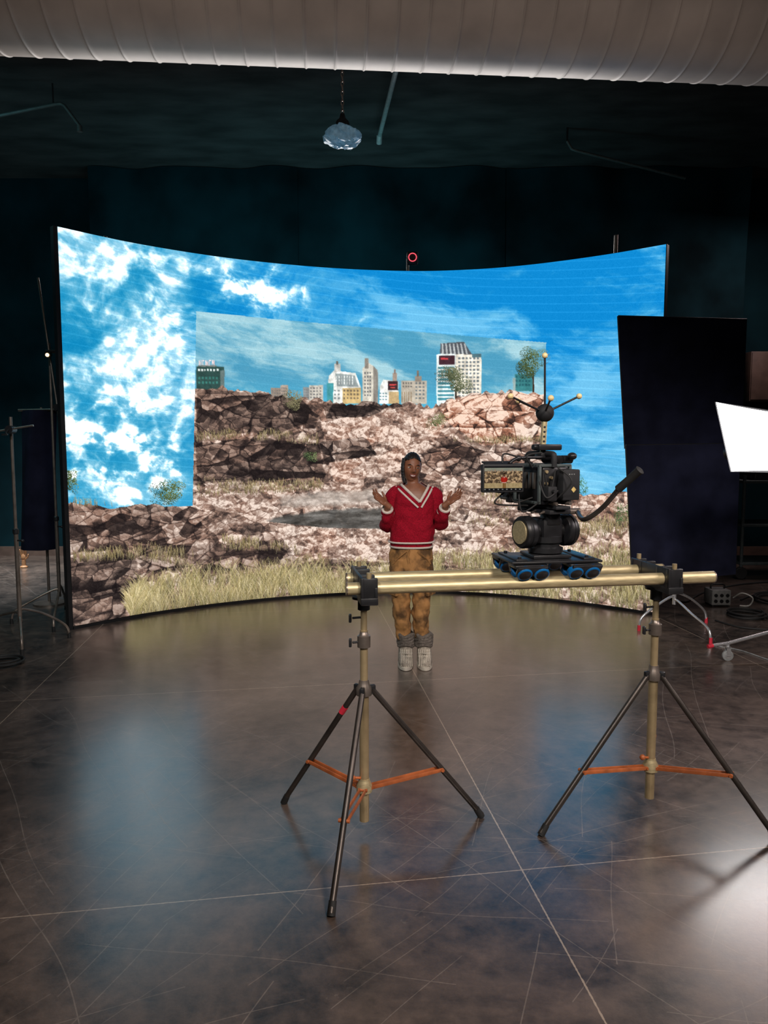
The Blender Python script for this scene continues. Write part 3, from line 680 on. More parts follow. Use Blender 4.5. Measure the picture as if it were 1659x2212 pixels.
# cinema camera
t = thing('cinema_camera', 'black caged cinema camera with rear monitor and ball-tipped tracking crown on the fluid head', 'camera', H(0, 0, 1.423), HA)
CB = 1.425
b = B(); box(b, H(0, .04, CB+.085), (.13, .20, .15), RH, .010); box(b, H(-.02, .04, CB+.008), (.10, .22, .013), RH, .003)
body_ = obj('camera_body', b, M['black_metal'], t)
for k in range(4): obj('vent', box(B(), H(-.0665, .0+k*.03, CB+.10), (.004, .018, .07), RH, .001), M['dark_steel'], body_)
b = B()
for sx in (-.078, .078):
    for y_ in (-.055, .125): box(b, H(sx, y_, CB+.085), (.012, .014, .165), RH, .002)
    for z_ in (.008, .165): box(b, H(sx, .035, CB+z_), (.012, .19, .012), RH, .002)
for y_ in (-.055, .125): box(b, H(0, y_, CB+.166), (.16, .014, .012), RH, .002)
for k in range(5): cyl(b, H(-.0845, -.04+.038*k, CB+.165), H(-.0855, -.04+.038*k, CB+.165), .004, None, 8)
obj('cage', b, M['dark_pipe'], t)
b = B(); cyl(b, H(-.035, -.12, CB+.007), H(-.035, .30, CB+.007), .0075, None, 12); cyl(b, H(.035, -.12, CB+.007), H(.035, .30, CB+.007), .0075, None, 12); obj('support_rods', b, M['dark_steel'], t)
b = B(); box(b, H(.045, -.088, CB+.085), (.088, .05, .13), RH, .006); bt = obj('battery', b, M['black_matte'], t)
for k in range(4): obj('battery_led', box(B(), H(.02+.012*k, -.1135, CB+.13), (.006, .001, .004), RH), M['grey_box'], bt)
R45 = RH @ Matrix.Rotation(math.radians(45), 4, 'Y')
obj('sticker', box(B(), H(.055, -.1135, CB+.065), (.018, .001, .018), R45), M['yellow'], bt)
for k in range(5):
    b = B(); cyl(b, H(-.05+.012*(k % 2)*2, -.058, CB+.04+.025*k), H(-.05+.012*(k % 2)*2, -.070, CB+.04+.025*k), .007, None, 12); obj('port', b, M['steel'], body_)
obj('lens_barrel', lathe(B(), [(.0, 0), (.05, 0), (.05, .03), (.044, .035), (.044, .08), (.056, .085), (.056, .13), (.05, .135), (.0, .128)], H(0, .14, CB+.085), HY, 32), M['black_matte'], t)
b = B(); box(b, H(0, .29, CB+.09), (.15, .08, .12), RH, .01); box(b, H(0, .36, CB+.155), (.16, .10, .006), RH @ Matrix.Rotation(.35, 4, 'X'), .001); obj('matte_box', b, M['black_matte'], t)
b = B(); cyl(b, H(-.075, .17, CB+.05), H(-.105, .17, CB+.05), .03); box(b, H(-.07, .17, CB+.02), (.03, .04, .05), RH, .004); obj('focus_motor', b, M['black_metal'], t)
b = B(); sweep(b, smooth_path([H(-.01, .13, CB+.16), H(-.01, .13, CB+.20), H(-.01, .10, CB+.215), H(-.01, -.04, CB+.215), H(-.01, -.06, CB+.20), H(-.01, -.06, CB+.16)], 5), .013, 12); obj('top_handle', b, M['black_matte'], t)
b = B(); box(b, H(.0, .0, CB+.243), (.12, .05, .026), RH, .006); cyl(b, H(-.06, 0, CB+.243), H(-.075, 0, CB+.243), .012); cyl(b, H(.045, -.03, CB+.19), H(.045, .08, CB+.19), .018); obj('top_accessory', b, M['black_metal'], t)
b = B(); ball(b, H(.085, -.06, CB+.205), .02, (1, 1.2, .8)); cyl(b, H(.06, -.02, CB+.19), H(.11, -.02, CB+.19), .018); box(b, H(.09, .03, CB+.13), (.03, .09, .06), RH, .006); obj('viewfinder', b, M['black_metal'], t)
b = B(); box(b, H(-.055, -.095, CB+.05), (.045, .045, .06), RH, .004); cyl(b, H(-.055, -.118, CB+.06), H(-.055, -.135, CB+.06), .008, None, 12); obj('video_transmitter', b, M['black_matte'], t)
for k in (-1, 1): obj('antenna', cyl(B(), H(-.055+.014*k, -.095, CB+.08), H(-.06+.03*k, -.10, CB+.15), .004, .003, 8), M['rubber'], t)
# monitor
mc = at(1085, 1033, 3.0); MA = math.radians(10); RM = Matrix.Rotation(MA, 4, 'Z'); mx_ = V((math.cos(MA), math.sin(MA), 0)); my_ = V((-math.sin(MA), math.cos(MA), 0))
mon = obj('monitor', box(B(), mc, (.178, .026, .116), RM, .005), M['black_matte'], t)
nx, ny = 160, 98
U, Vv = np.meshgrid(np.linspace(0, 1, nx), np.linspace(1, 0, ny))
f1, f2, q1_, q2_, q3_, _, _ = worley(U*22, Vv*15, 2)
rk = .5*q2_+.5*fbm(U*14, Vv*10, 5, 2, .65)
mi = mixc(rgb(78, 62, 48)*np.ones(3), rgb(206, 172, 130)*np.ones(3), sst(.25, .72, rk))*(.55+.45*sst(0, .15, f2-f1))[..., None]
mi[(Vv < .30)] = (mixc(rgb(150, 128, 90)*np.ones(3), rgb(190, 168, 124)*np.ones(3), fbm(U*30, Vv*9, 4, 1)))[(Vv < .30)]
sk_ = mixc(rgb(120, 128, 118)*np.ones(3), rgb(168, 160, 134)*np.ones(3), fbm(U*5, Vv*7, 4, 1)); mi[Vv > .80] = sk_[Vv > .80]
for k in range(9):
    x0 = .1+.09*k; h0 = .03+.05*((k*37) % 5)/5; mi[(np.abs(U-x0) < .025) & (Vv > .78) & (Vv < .80+h0)] = rgb(150, 130, 110)
def ell(cx_, cy_, rx, ry, col, lt=.0):
    d_ = ((U-cx_)/rx)**2+((Vv-cy_)/ry)**2; mk = d_ < 1; mi[mk] = (rgb(*col)*(1.15-.4*d_)[..., None])[mk]
mi[(np.abs(U-.52) < .042) & (Vv > .10) & (Vv < .32) & (np.abs(U-.52) > .004)] = rgb(124, 86, 42)
mi[(np.abs(U-.52) < .052-.02*np.clip((Vv-.5)/.1, 0, 1)) & (Vv > .30) & (Vv < .58)] = rgb(172, 38, 28)
ell(.455, .45, .022, .10, (156, 32, 24)); ell(.585, .45, .022, .10, (156, 32, 24)); ell(.435, .55, .016, .03, (96, 60, 42)); ell(.605, .55, .016, .03, (96, 60, 42)); ell(.415, .59, .018, .02, (96, 60, 42)); ell(.625, .59, .018, .02, (96, 60, 42))
mi[(np.abs(U-.52) < (Vv-.50)*.28) & (Vv > .50) & (Vv < .58)] = rgb(214, 196, 180); mi[(np.abs(U-.52) < (Vv-.53)*.25) & (Vv > .53) & (Vv < .60)] = rgb(92, 58, 40)
ell(.52, .66, .026, .075, (24, 18, 16)); ell(.523, .645, .019, .055, (96, 60, 42))
mi[(np.abs(U-.52) < .055) & (Vv > .315) & (Vv < .33)] = rgb(214, 196, 180)
mi[(Vv < .10) | (Vv > .93)] = rgb(22, 22, 24); mi[((Vv < .07) & (Vv > .03)) & (np.floor(U*26) % 3 == 0)] = rgb(130, 130, 126)
mi = mi*(.85+.15*rng.random((ny, nx)))[..., None]
ml = np.where(mi <= .04045, mi/12.92, ((mi+.055)/1.055)**2.4)
mp_ = np.zeros((ny, nx, 3)); org = np.array(mc-my_*.0145); mp_ += org; mp_ += (U-.5)[..., None]*np.array(mx_)*.162+(Vv-.5)[..., None]*np.array((0, 0, .099))
inv = np.array(WM[t.name].inverted()); mp_ = mp_ @ inv[:3, :3].T+inv[:3, 3]
mme = picture_mesh('monitor_picture', mp_, ml, nx, ny); mme.materials.append(screen_material('monitor_picture', 1.0))
mo = bpy.data.objects.new('monitor_picture', mme); COL.objects.link(mo); mo.parent = mon
b = B(); sweep(b, smooth_path([H(-.03, -.02, CB+.20), at(1120, 990, 3.06), mc+V((.03, .02, .06))], 6), .007, 10); ball(b, at(1120, 990, 3.06), .013); obj('monitor_arm', b, M['black_metal'], t)
for k, (a_, c_, d_) in enumerate((((1100, 1062, 3.02), (1112, 1085, 3.05), (1150, 1075, 3.08)), ((1090, 1063, 3.02), (1070, 1088, 3.02), (1140, 1092, 3.1)), ((1085, 1000, 3.0), (1092, 980, 3.02), (1150, 1000, 3.1)), ((1205, 1010, 3.06), (1235, 1040, 3.02), (1200, 1080, 3.06)), ((1120, 1060, 3.02), (1128, 1105, 3.02), (1165, 1085, 3.06)), ((1150, 1010, 3.04), (1138, 985, 3.02), (1170, 978, 3.06)), ((1165, 1040, 3.03), (1180, 1075, 3.0), (1205, 1060, 3.03)))):
    obj('cable', sweep(B(), smooth_path([at(*a_), at(*c_), at(*d_)], 8), .0035, 8), M['rubber'], t)
# tracking crown, a part of the camera
tb = at(1177, 892, 3.17); pb = at(1172, 985, 3.17)
crown = obj('tracking_crown', ball(B(), tb, .039, (1, 1, 1), None, 28, 20), M['black_matte'], t)
obj('stem', cyl(B(), pb, tb, .0125, None, 14), M['brass'], crown)
b = B()
for k in range(6):
    p = pb.lerp(tb, .12+.11*k); cyl(b, p+V((0, -.0115, 0)), p+V((0, -.0132, 0)), .005, None, 10)
obj('stem_hole', b, M['black_matte'], crown)
obj('stem_clamp', box(B(), pb, (.05, .05, .03), RH, .005), M['black_metal'], crown)
for px, py, Y in ((1103, 856, 3.05), (1120, 866, 3.36), (1190, 860, 2.98), (1251, 856, 3.2), (1177, 768, 3.17)):
    p = at(px, py, Y); obj('rod', cyl(B(), tb, p, .0045, None, 10), M['black_metal'], crown)
    obj('marker_tip', ball(B(), p, .0125), M['cream'], crown)
# ------------------------------------------------------------------ light-control gear on the right
def c_stand(name, lab, c, feet, h, foot_tape=False, m=None):
    c = V((c[0], c[1], 0)); m = m or M['chrome']; u = V((0, 0, 1))
    t = thing(name, lab, 'stand', c)
    obj('lower_pole', cyl(B(), c+u*.22, c+u*min(h, 1.0), .017), m, t)
    if h > 1.0: obj('upper_pole', cyl(B(), c+u*.97, c+u*h, .0125), m, t); obj('pole_lock', lathe(B(), [(.017, .95), (.024, .955), (.024, .99), (.013, 1.0)], c), M['black_metal'], t)
    for k, f in enumerate(feet):
        f = V((f[0], f[1], 0)); d = f-c; z = .26+.03*k
        lg = obj('leg', sweep(B(), smooth_path([c+u*z, c+d*.12+u*z, c+d*.5+u*(z-.07), c+d*.92+u*.12, f+u*.02], 5), .0115, 10), m, t)
        obj('foot', cyl(B(), f+u*.05, f+u*.0, .0135, .015), M['red'] if foot_tape else M['rubber'], lg)
    b = B(); cyl(b, c+u*.9, c+u*.9+V((.06, -.03, 0)), .006, None, 8); ball(b, c+u*.9+V((.065, -.032, 0)), .014); obj('tee_knob', b, M['black_metal'], t)
    return t
c_stand('light_stand', 'chrome turtle-base stand with red-tipped feet under the black flags', (2.66, 6.60), [fl(1535, 1390)[:2], fl(1380, 1362)[:2], (3.05, 6.80)], 2.6, True)
def flag(lab, corners, Y, seed, bulge):
    P = [at(px, py, Y) for px, py in corners]      # TL TR BR BL
    t = thing('black_flag', lab, 'flag', (P[0]+P[1]+P[2]+P[3])/4)
    r = random.Random(seed); n = 26; g = []; ph = [r.random()*6.28 for _ in range(4)]
    for j in range(n+1):
        row = []
        for i in range(n+1):
            a = i/n; c = j/n
            p = P[0].lerp(P[1], a).lerp(P[3].lerp(P[2], a), c)
            e = math.sin(math.pi*a)*math.sin(math.pi*c)
            p.y += -.012-bulge*e*(.6+.4*math.sin(5*a+3*c+ph[0])+.25*math.sin(11*a-4*c+ph[1]))
            row.append(p)
        g.append(row)
    obj('cloth', loft(B(), g, False, False), M['flag'], t, True, None)
    b = B(); sweep(b, P+[P[0]], .009, 10); obj('frame', b, M['black_metal'], t)
    zc = (P[0].z+P[3].z)/2; obj('mount_pin', cyl(B(), V((2.66, Y+.01, zc)), V((2.66, 6.585, zc)), .012), M['dark_steel'], t)
flag('large upper black cloth flag covering the right end of the video wall', [(1335, 683), (1612, 690), (1600, 962), (1350, 968)], 6.52, 3, .02)
flag('lower black cloth flag hanging just above the floor cables', [(1352, 962), (1598, 958), (1588, 1240), (1366, 1262)], 6.46, 5, .05)
# softbox
q = [at(1547, 869, 5.2), at(1780, 904, 5.45), at(1772, 1022, 5.35), at(1580, 1018, 5.12)]
cen = (q[0]+q[1]+q[2]+q[3])/4; nrm = (q[1]-q[0]).cross(q[3]-q[0]).normalized()
if nrm.y > 0: nrm = -nrm
t = thing('softbox', 'glowing white softbox light cut off by the right edge', 'light', (cen.x+.12, cen.y+.33, 0))
g = []
n = 12
for j in range(n+1):
    row = []
    for i in range(n+1):
        a = i/n; c = j/n; p = q[0].lerp(q[1], a).lerp(q[3].lerp(q[2], a), c)
        pin = .03*(math.sin(math.pi*a))
        p.z += pin*(c-.5)*.8
        row.append(p+nrm*(.03*math.sin(math.pi*a)*math.sin(math.pi*c)))
    g.append(row)
obj('diffuser', loft(B(), g, False, False), M['soft'], t, True, None)
b = B(); bk = cen-nrm*.30
loft(b, [[p-nrm*.004+(p-cen)*.015 for p in q], [cen+(p-cen)*.55-nrm*.2 for p in q], [bk+(p-cen)*.16 for p in q]], True, False); obj('shell', b, M['black_matte'], t)
obj('lamp_head', cyl(B(), bk+nrm*.02, bk-nrm*.14, .06), M['black_metal'], t)
sb = V((3.75, 5.75, 0))
obj('pole', cyl(B(), sb+V((0, 0, .3)), V((sb.x, sb.y, bk.z+.1)), .018), M['dark_steel'], t)
obj('boom', cyl(B(), V((sb.x, sb.y, bk.z+.05)), bk-nrm*.08, .014), M['dark_steel'], t)
ff = [fl(1535, 1402, .1), sb+V((.5, -.5, .1)), sb+V((.3, .7, .1))]
for k, f in enumerate(ff):
    d = f-sb; d.z = 0
    lg = obj('leg', sweep(B(), [sb+V((0, 0, .34)), sb+d*.1+V((0, 0, .34)), sb+d*.88+V((0, 0, .14)), sb+d+V((0, 0, .125))], .014, 10), M['chrome'], t)
    obj('red_cap', cyl(B(), sb+d*.985+V((0, 0, .127)), sb+d*1.02+V((0, 0, .12)), .0155), M['red'], lg)
    p = sb+d*.88
    b = B(); cyl(b, p+V((0, 0, .15)), p+V((0, 0, .10)), .012); box(b, p+V((.0, -.018, .075)), (.03, .004, .07)); box(b, p+V((.0, .018, .075)), (.03, .004, .07)); box(b, p+V((0, 0, .11)), (.034, .04, .006))
    cs = obj('caster', b, M['chrome'], t)
    obj('caster_wheel', lathe(B(), [(.0, -.012), (.036, -.013), (.042, -.009), (.042, .009), (.036, .013), (.0, .012)], p+V((0, 0, .042)), (0, 1, 0), 28), M['grey_box'], cs)
    obj('caster_hub', lathe(B(), [(.0, -.0145), (.024, -.014), (.024, .014), (.0, .0145)], p+V((0, 0, .042)), (0, 1, 0), 20), M['chrome'], cs)
# power box and cables
p = fl(1558, 1311)
t = thing('power_box', 'small grey power distribution box on the floor among black cables', 'power box', (p.x, p.y, 0))
bx_ = obj('case', box(B(), p+V((0, .1, .095)), (.20, .2, .16), None, .012), M['grey_box'], t)
for i in range(3):
    for j in range(2): obj('socket', cyl(B(), p+V((-.06+.06*i, .002, .06+.06*j)), p+V((-.06+.06*i, -.008, .06+.06*j)), .018, None, 14), M['black_metal'], bx_)
obj('handle', sweep(B(), smooth_path([p+V((-.07, .1, .17)), p+V((-.06, .1, .215)), p+V((.06, .1, .215)), p+V((.07, .1, .17))], 5), .009, 10), M['black_metal'], t)
for k in range(4): obj('foot', cyl(B(), p+V((-.08+.16*(k % 2), .02+.16*(k//2), 0)), p+V((-.08+.16*(k % 2), .02+.16*(k//2), .02)), .012), M['rubber'], t)
def cable(pts, lab, r=.008, m=None, zs=None):
    ps = [fl(a, c, r) for a, c in pts]
    return tag(obj('cable', sweep(B(), smooth_path(ps, 8), r, 8), m or M['rubber'], None), lab, 'cable')
def coil(cx_, cy_, R, n, lab, squash=1):
    c = fl(cx_, cy_); ps = []
    for k in range(n*20+1):
        a = 2*math.pi*k/20; q_ = R*(1+.12*math.sin(a*.63)+.05*math.sin(a*1.7)); ps.append(c+V((q_*math.cos(a), q_*math.sin(a), .009+.012*k/20)))
    return tag(obj('cable_coil', sweep(B(), ps, .009, 8), M['rubber'], None), lab, 'cable')
coil(1612, 1332, .16, 4, 'black cable coiled in loops on the floor in front of the grey power box')
coil(1700, 1300, .3, 4, 'black cable coil on the floor at the right edge beyond the grey power box')
coil(8, 1436, .13, 3, 'black cable coiled on the floor at the left edge')
cable([(1600, 1296), (1620, 1288), (1680, 1270)], 'black cable running from behind the grey power box out to the right', .009)
cable([(1440, 1290), (1480, 1300), (1520, 1280), (1600, 1262), (1700, 1255)], 'black cable lying on the floor under the black flags', .01)
cable([(1545, 1340), (1600, 1355), (1680, 1362)], 'black cable lying on the floor between the power box and the caster stand', .008)
cable([(1545, 1395), (1600, 1405), (1660, 1425), (1720, 1440)], 'thin pale cable on the floor past the caster wheel', .005, M['grey_box'])
ps = smooth_path([p+V((.115, -.01, .10)), p+V((.15, -.12, .17)), p+V((.26, -.12, .12)), p+V((.28, -.02, .02)), p+V((.20, .02, .008))], 8)
tag(obj('cable', sweep(B(), ps, .007, 8), M['white_plastic'], None), 'pale looped cable standing up beside the grey power box', 'cable')
# cart far right
cx, cy = 4.95, 9.3
t = thing('equipment_cart', 'dark metal equipment cart with shelves standing behind the softbox', 'cart', (cx, cy, 0))
for sx in (-.5, .5):
    for sy in (-.28, .28):
        obj('post', cyl(B(), (cx+sx, cy+sy, .16), (cx+sx, cy+sy, 1.3), .02), M['dark_pipe'], t)
        obj('wheel', lathe(B(), [(.02, -.02), (.07, -.022), (.08, -.01), (.08, .01), (.07, .022), (.02, .02)], (cx+sx, cy+sy, .08), (0, 1, 0), 24), M['rubber'], t)
for z in (.2, .68, 1.22): 
    b = B(); box(b, (cx, cy, z), (1.04, .6, .035), None, .006); obj('shelf', b, M['dark_pipe'], t)
t2 = thing('equipment_case', 'dark equipment case on the top shelf of the metal cart', 'case', (cx, cy, 1.24))
obj('case_body', box(B(), (cx, cy, 1.365), (.7, .45, .25), None, .02), M['black_metal'], t2)
for k in (-.2, .2): obj('latch', box(B(), (cx+k, cy-.23, 1.38), (.05, .012, .06), None, .003), M['steel'], t2)
p0 = at(1606, 868, 10.97); p1 = at(1720, 762, 10.97)
t = thing('wall_cabinet', 'brown riveted cabinet mounted high on the back wall at right', 'cabinet', ((p0.x+p1.x)/2, 10.9, p0.z))
c = V(((p0.x+p1.x)/2, 10.9, (p0.z+p1.z)/2)); w_ = p1.x-p0.x; h_ = p1.z-p0.z
obj('carcass', box(B(), c, (w_, .2, h_), None, .01), M['brown_panel'], t)
for s in (-1, 1): 
    dr = obj('door', box(B(), c+V((s*w_/4, -.108, 0)), (w_/2-.02, .018, h_-.04), None, .006), M['brown_panel'], t)
    obj('handle', cyl(B(), c+V((s*.05, -.125, -.06)), c+V((s*.05, -.125, .06)), .01), M['steel'], dr)
# ------------------------------------------------------------------ left gear
c_stand('light_stand', 'slim steel stand with a crossing boom arm at the left edge', fl(46, 1400)[:2], [fl(48, 1416)[:2], fl(-30, 1366)[:2], fl(150, 1378)[:2]], 1.9, False, M['dark_steel'])
cs = fl(46, 1400)
ba0 = at(-60, 940, cs.y-.06); ba1 = at(72, 919, cs.y-.06)
t = thing('boom_arm', 'short steel boom arm clamped near the top of the left stand', 'boom arm', (cs.x, cs.y, 1.79))
obj('arm', cyl(B(), ba0, ba1, .008), M['dark_steel'], t)
gp = at(24, 928, cs.y-.055)
obj('grip_head', cyl(B(), gp+V((0, -.04, 0)), gp+V((0, .035, 0)), .032), M['black_metal'], t)
b = B(); cyl(b, gp+V((0, -.04, 0)), gp+V((-.01, -.07, -.03)), .006, None, 8); box(b, gp+V((-.012, -.08, -.04)), (.05, .012, .014), None, .004); obj('tee_handle', b, M['black_metal'], t)
s2 = V((-3.13, 6.95, 0))
c_stand('light_stand', 'tall dark stand hugging the left edge of the video wall', s2[:2], [(-2.97, 6.45), (-3.5, 6.75), (-3.25, 7.35)], 2.62, False, M['dark_steel'])
t = thing('boom_arm', 'long thin slanted rod rising up beside the left edge of the video wall', 'boom arm', at(118, 880, 6.9))
obj('arm', cyl(B(), at(82, 600, 6.9), at(140, 985, 6.9), .010), M['dark_steel'], t)
gp = at(126, 880, 6.92)
obj('grip_head', cyl(B(), gp+V((0, -.05, 0)), gp+V((0, .06, 0)), .03), M['black_metal'], t)
lp = at(117, 766, 6.80)
t = thing('twin_lamp', 'pair of small warm glowing lamps on the tall left stand', 'lamp', lp)
obj('bar', box(B(), lp+V((0, .02, .03)), (.17, .03, .03), None, .006), M['black_metal'], t)
obj('clamp', box(B(), lp+V((0, .08, .03)), (.03, .09, .03), None, .004), M['black_metal'], t)
for s in (-.055, .055):
    hd = obj('lamp_head', cyl(B(), lp+V((s, .03, 0)), lp+V((s, -.015, -.005)), .022, .026), M['black_metal'], t)
    obj('bulb', ball(B(), lp+V((s, -.018, -.005)), .016), M['warm_bulb'], hd)
# rolled black cloth hung at left
t = thing('black_flag', 'tall curved black cloth panel hanging beyond the left stands', 'flag', at(86, 1035, 7.55))
g = []
for j in range(13):
    row = []
    for i in range(25):
        a = i/24; y = 887+(1186-887)*j/12; p = at(46+76*a, y, 7.55); p.y += -.14*math.sin(math.pi*a)+.02*math.sin(9*a+j*.3); row.append(p)
    g.append(row)
obj('cloth', loft(B(), g, False, False), M['flag'], t, True, None)
obj('top_rod', cyl(B(), at(40, 886, 7.55), at(150, 884, 7.45), .012), M['dark_steel'], t)
b = B(); q_ = at(84, 884, 7.55); cyl(b, (q_.x, 7.6, .03), (q_.x, 7.6, q_.z+.02), .014); lathe(b, [(.16, 0), (.16, .02), (.03, .035)], (q_.x, 7.6, 0)); obj('stand_pole', b, M['dark_steel'], t)
# prop hand
hpz = fl(52, 1226)
t = thing('prop_hand', 'small tan wooden hand prop standing on the far left floor', 'prop', hpz)
b = B(); lathe(b, [(.05, 0), (.05, .015), (.028, .03), (.026, .10), (.0, .105)], hpz); obj('base', b, M['wood_hand'], t)
b = B(); ball(b, hpz+V((0, 0, .14)), .05, (.75, .4, 1.0))
for k, (dx, ln_) in enumerate(((-.028, .085), (-.010, .10), (.010, .095), (.028, .075))):
    sweep(b, [hpz+V((dx, 0, .165)), hpz+V((dx*1.3, -.004, .165+ln_*.5)), hpz+V((dx*1.5, -.016, .165+ln_))], [.011, .010, .008], 8)
sweep(b, [hpz+V((.03, 0, .12)), hpz+V((.062, -.006, .15)), hpz+V((.072, -.012, .185))], [.013, .011, .009], 8)
obj('hand', b, M['wood_hand'], t)
# ------------------------------------------------------------------ the person
PY = 5.48
def pp(px, py, dy=0.0): return at(px, py, PY)+V((0, dy, 0))
base = at(897, 1430, PY); PZ0 = 0
person = thing('person', 'person in red and white V-neck sweater shrugging with palms up', 'person', (base.x, PY, 0))
SC = (PY+.02)/F
def zz(py): return at(890, py, PY).z
def xx(px): return at(px, 1150, PY).x
TR = [(1182, 889, 44, .110), (1170, 889, 47, .122), (1150, 890, 48, .128), (1125, 891, 46, .122), (1100, 893, 45, .120), (1080, 894, 46, .116), (1066, 894, 45, .104), (1057, 894, 40, .092), (1050, 894, 30, .078), (1043, 893, 19, .064)]
trz = [zz(r[0]) for r in TR]
def tring(z):
    zr = trz; f = lambda k: float(np.interp(z, zr, [r[k] for r in TR]))
    return f(1), f(2)*SC, f(3)
def tpoint(z, a, off=0.0):
    cx_, rx, ry = tring(z); c_ = math.cos(a); s_ = math.sin(a); e = .86
    return V((xx(cx_)+(rx+off)*math.copysign(abs(c_)**e, c_), PY+.01+(ry+off)*math.copysign(abs(s_)**e, s_), z))
def tfront(x, z, off=0.0):
    cx_, rx, ry = tring(z); u = max(-.98, min(.98, (x-xx(cx_))/rx))
    c_ = abs(u)**(1/.86); s_ = math.sqrt(max(0, 1-c_*c_))
    return V((x, PY+.01-(ry+off)*s_**.86-0, z))
NA = 72
bodyb = B()
zs = np.linspace(trz[0], trz[-1], 26)
loft(bodyb, [[tpoint(z, 2*math.pi*k/40, -.016) for k in range(40)] for z in zs])
nb = pp(893, 1056, .012); nt_ = pp(891, 1030, .012)
sweep(bodyb, [nb-V((0, 0, .04)), nb, nt_, nt_+V((0, 0, .05))], [.06, .052, .047, .05], 20)
# head
hc = pp(889, 1010); RHd = Matrix.Rotation(math.radians(10), 4, 'Z') @ Matrix.Rotation(math.radians(5), 4, 'Y') @ Matrix.Rotation(math.radians(4), 4, 'X')
def headpt(x, y, z, grow=1.0):
    X = .070*x; Y = .090*y; Z = .111*z
    if z < 0:
        X *= 1-.34*(-z)**1.7
        Y *= (1-.08*z*z) if y < 0 else (1-.38*(-z))
    if y < 0:
        Y *= .95
        G = lambda cx_, cz, sx, sz: math.exp(-(((abs(X)-cx_)/sx)**2+((Z-cz)/sz)**2))
        if grow == 1.0:
            Y -= .021*G(0, -.018, .013, .014)+.011*G(0, .005, .009, .022)
            Y -= .006*G(.010, -.024, .008, .007)
            Y += .009*G(.030, .008, .014, .011)
            Y -= .004*G(.03, .028, .02, .007)
            Y -= .008*G(0, -.052, .024, .010)
            Y -= .005*G(.040, -.024, .016, .018)
            Y -= .007*G(0, -.092, .02, .014)
    return V((X, Y, Z))*grow
hb_ = B(); bmesh.ops.create_uvsphere(hb_, u_segments=72, v_segments=56, radius=1)
for v_ in hb_.verts: v_.co = headpt(*v_.co)
for s in (-1, 1): ball(hb_, (s*.069, .012, -.004), .03, (.30, .6, 1.0))
HM = Matrix.Translation(hc) @ RHd
hb_.transform(HM)
tm = bpy.data.meshes.new('tmp'); hb_.to_mesh(tm); hb_.free(); bodyb.from_mesh(tm)
def hp3(x, y, z): return HM @ V((x, y, z))
# arms
arms = {}
for s, sh, el, wr in ((-1, (854, 1068), (839, 1134), (836, 1088)), (1, (936, 1068), (949, 1130), (961, 1086))):
    a0 = pp(*sh, .01); a1 = pp(*el, .03); a2 = pp(*wr, -.13); arms[s] = (a0, a1, a2)
    sweep(bodyb, smooth_path([a0, a1, a2], 6), [.043+(0.024-.043)*k/12 for k in range(13)], 14)
def hand(bm, wr, u, n, s):
    u = u.normalized(); n = (n-u*n.dot(u)).normalized(); sd = s.normalized()-u*s.dot(u); sd = (sd-n*sd.dot(n)).normalized()
    R = Matrix((u, sd, n)).transposed().to_4x4()
    ball(bm, wr+u*.048, .05, (1.0, .76, .30), R, 20, 14)
    sweep(bm, [wr-u*.03, wr, wr+u*.03], [.024, .023, .024], 12)
    for o, ln_, sp in ((.029, .068, .16), (.0105, .077, .05), (-.009, .071, -.07), (-.027, .054, -.20)):
        d = (u+sd*sp).normalized(); p = wr+u*(.080-abs(o)*.25)+sd*o
        q = [p, p+d*ln_*.45-n*.003, p+(d*.78*ln_)+n*.001, p+d*ln_*.98+n*.012]
        sweep(bm, q, [.0092, .0085, .0078, .0062], 10); ball(bm, q[-1], .0062, u=8, v=6)
    p = wr+u*.022+sd*.022; d = (sd*.8+u*.62+n*.15).normalized()
    q = [p, p+d*.03, p+d*.048+u*.01, p+d*.06+u*.022]
    sweep(bm, q, [.014, .0115, .010, .0078], 10); ball(bm, q[-1], .0078, u=8, v=6)
for s in (-1, 1):
    wr = arms[s][2]
    tip = pp(801, 1056, -.16) if s < 0 else pp(1000, 1054, -.16)
    hand(bodyb, wr, tip-wr, V((s*-.25, -.55, .8)), V((s*-.1, .35, .9)))
# legs inside trousers
for s in (-1, 1):
    sweep(bodyb, [pp(889+s*14, 1185), pp(889+s*22, 1220), pp(889+s*21, 1290), pp(892+s*18, 1372), V((base.x+s*.06, PY, .06))], [.07, .07, .052, .036, .04], 14)
body = obj('body', bodyb, M['skin'], person, True, None)
md = body.modifiers.new('fuse', 'REMESH'); md.mode = 'VOXEL'; md.voxel_size = .0042; md.use_smooth_shade = True
ms = body.modifiers.new('soften', 'SMOOTH'); ms.factor = .5; ms.iterations = 2
# face parts
for s in (-1, 1):
    e_ = obj('eye', ball(B(), hp3(s*.030, -.0668, .007), .0112, (1.2, .8, .56), RHd), M['eye_white'], person)
    obj('iris', ball(B(), hp3(s*.030+.002, -.0742, .007), .0058, (1, .55, .95), RHd), M['iris'], e_)
    obj('eyelid', sweep(B(), [hp3(s*.017, -.0735, .009), hp3(s*.030, -.0765, .0145), hp3(s*.043, -.069, .0095)], [.0022, .003, .002], 8), M['skin'], e_)
    obj('eyebrow', sweep(B(), [hp3(s*.016, -.080, .025), hp3(s*.030, -.0785, .029), hp3(s*.045, -.069, .024)], [.0022, .0034, .0018], 8), M['hair'], person)
obj('teeth', sweep(B(), [hp3(-.019, -.0805, -.049), hp3(-.009, -.0865, -.0515), hp3(.009, -.0865, -.0515), hp3(.019, -.0805, -.049)], [.002, .0042, .0042, .002], 8), M['eye_white'], person)
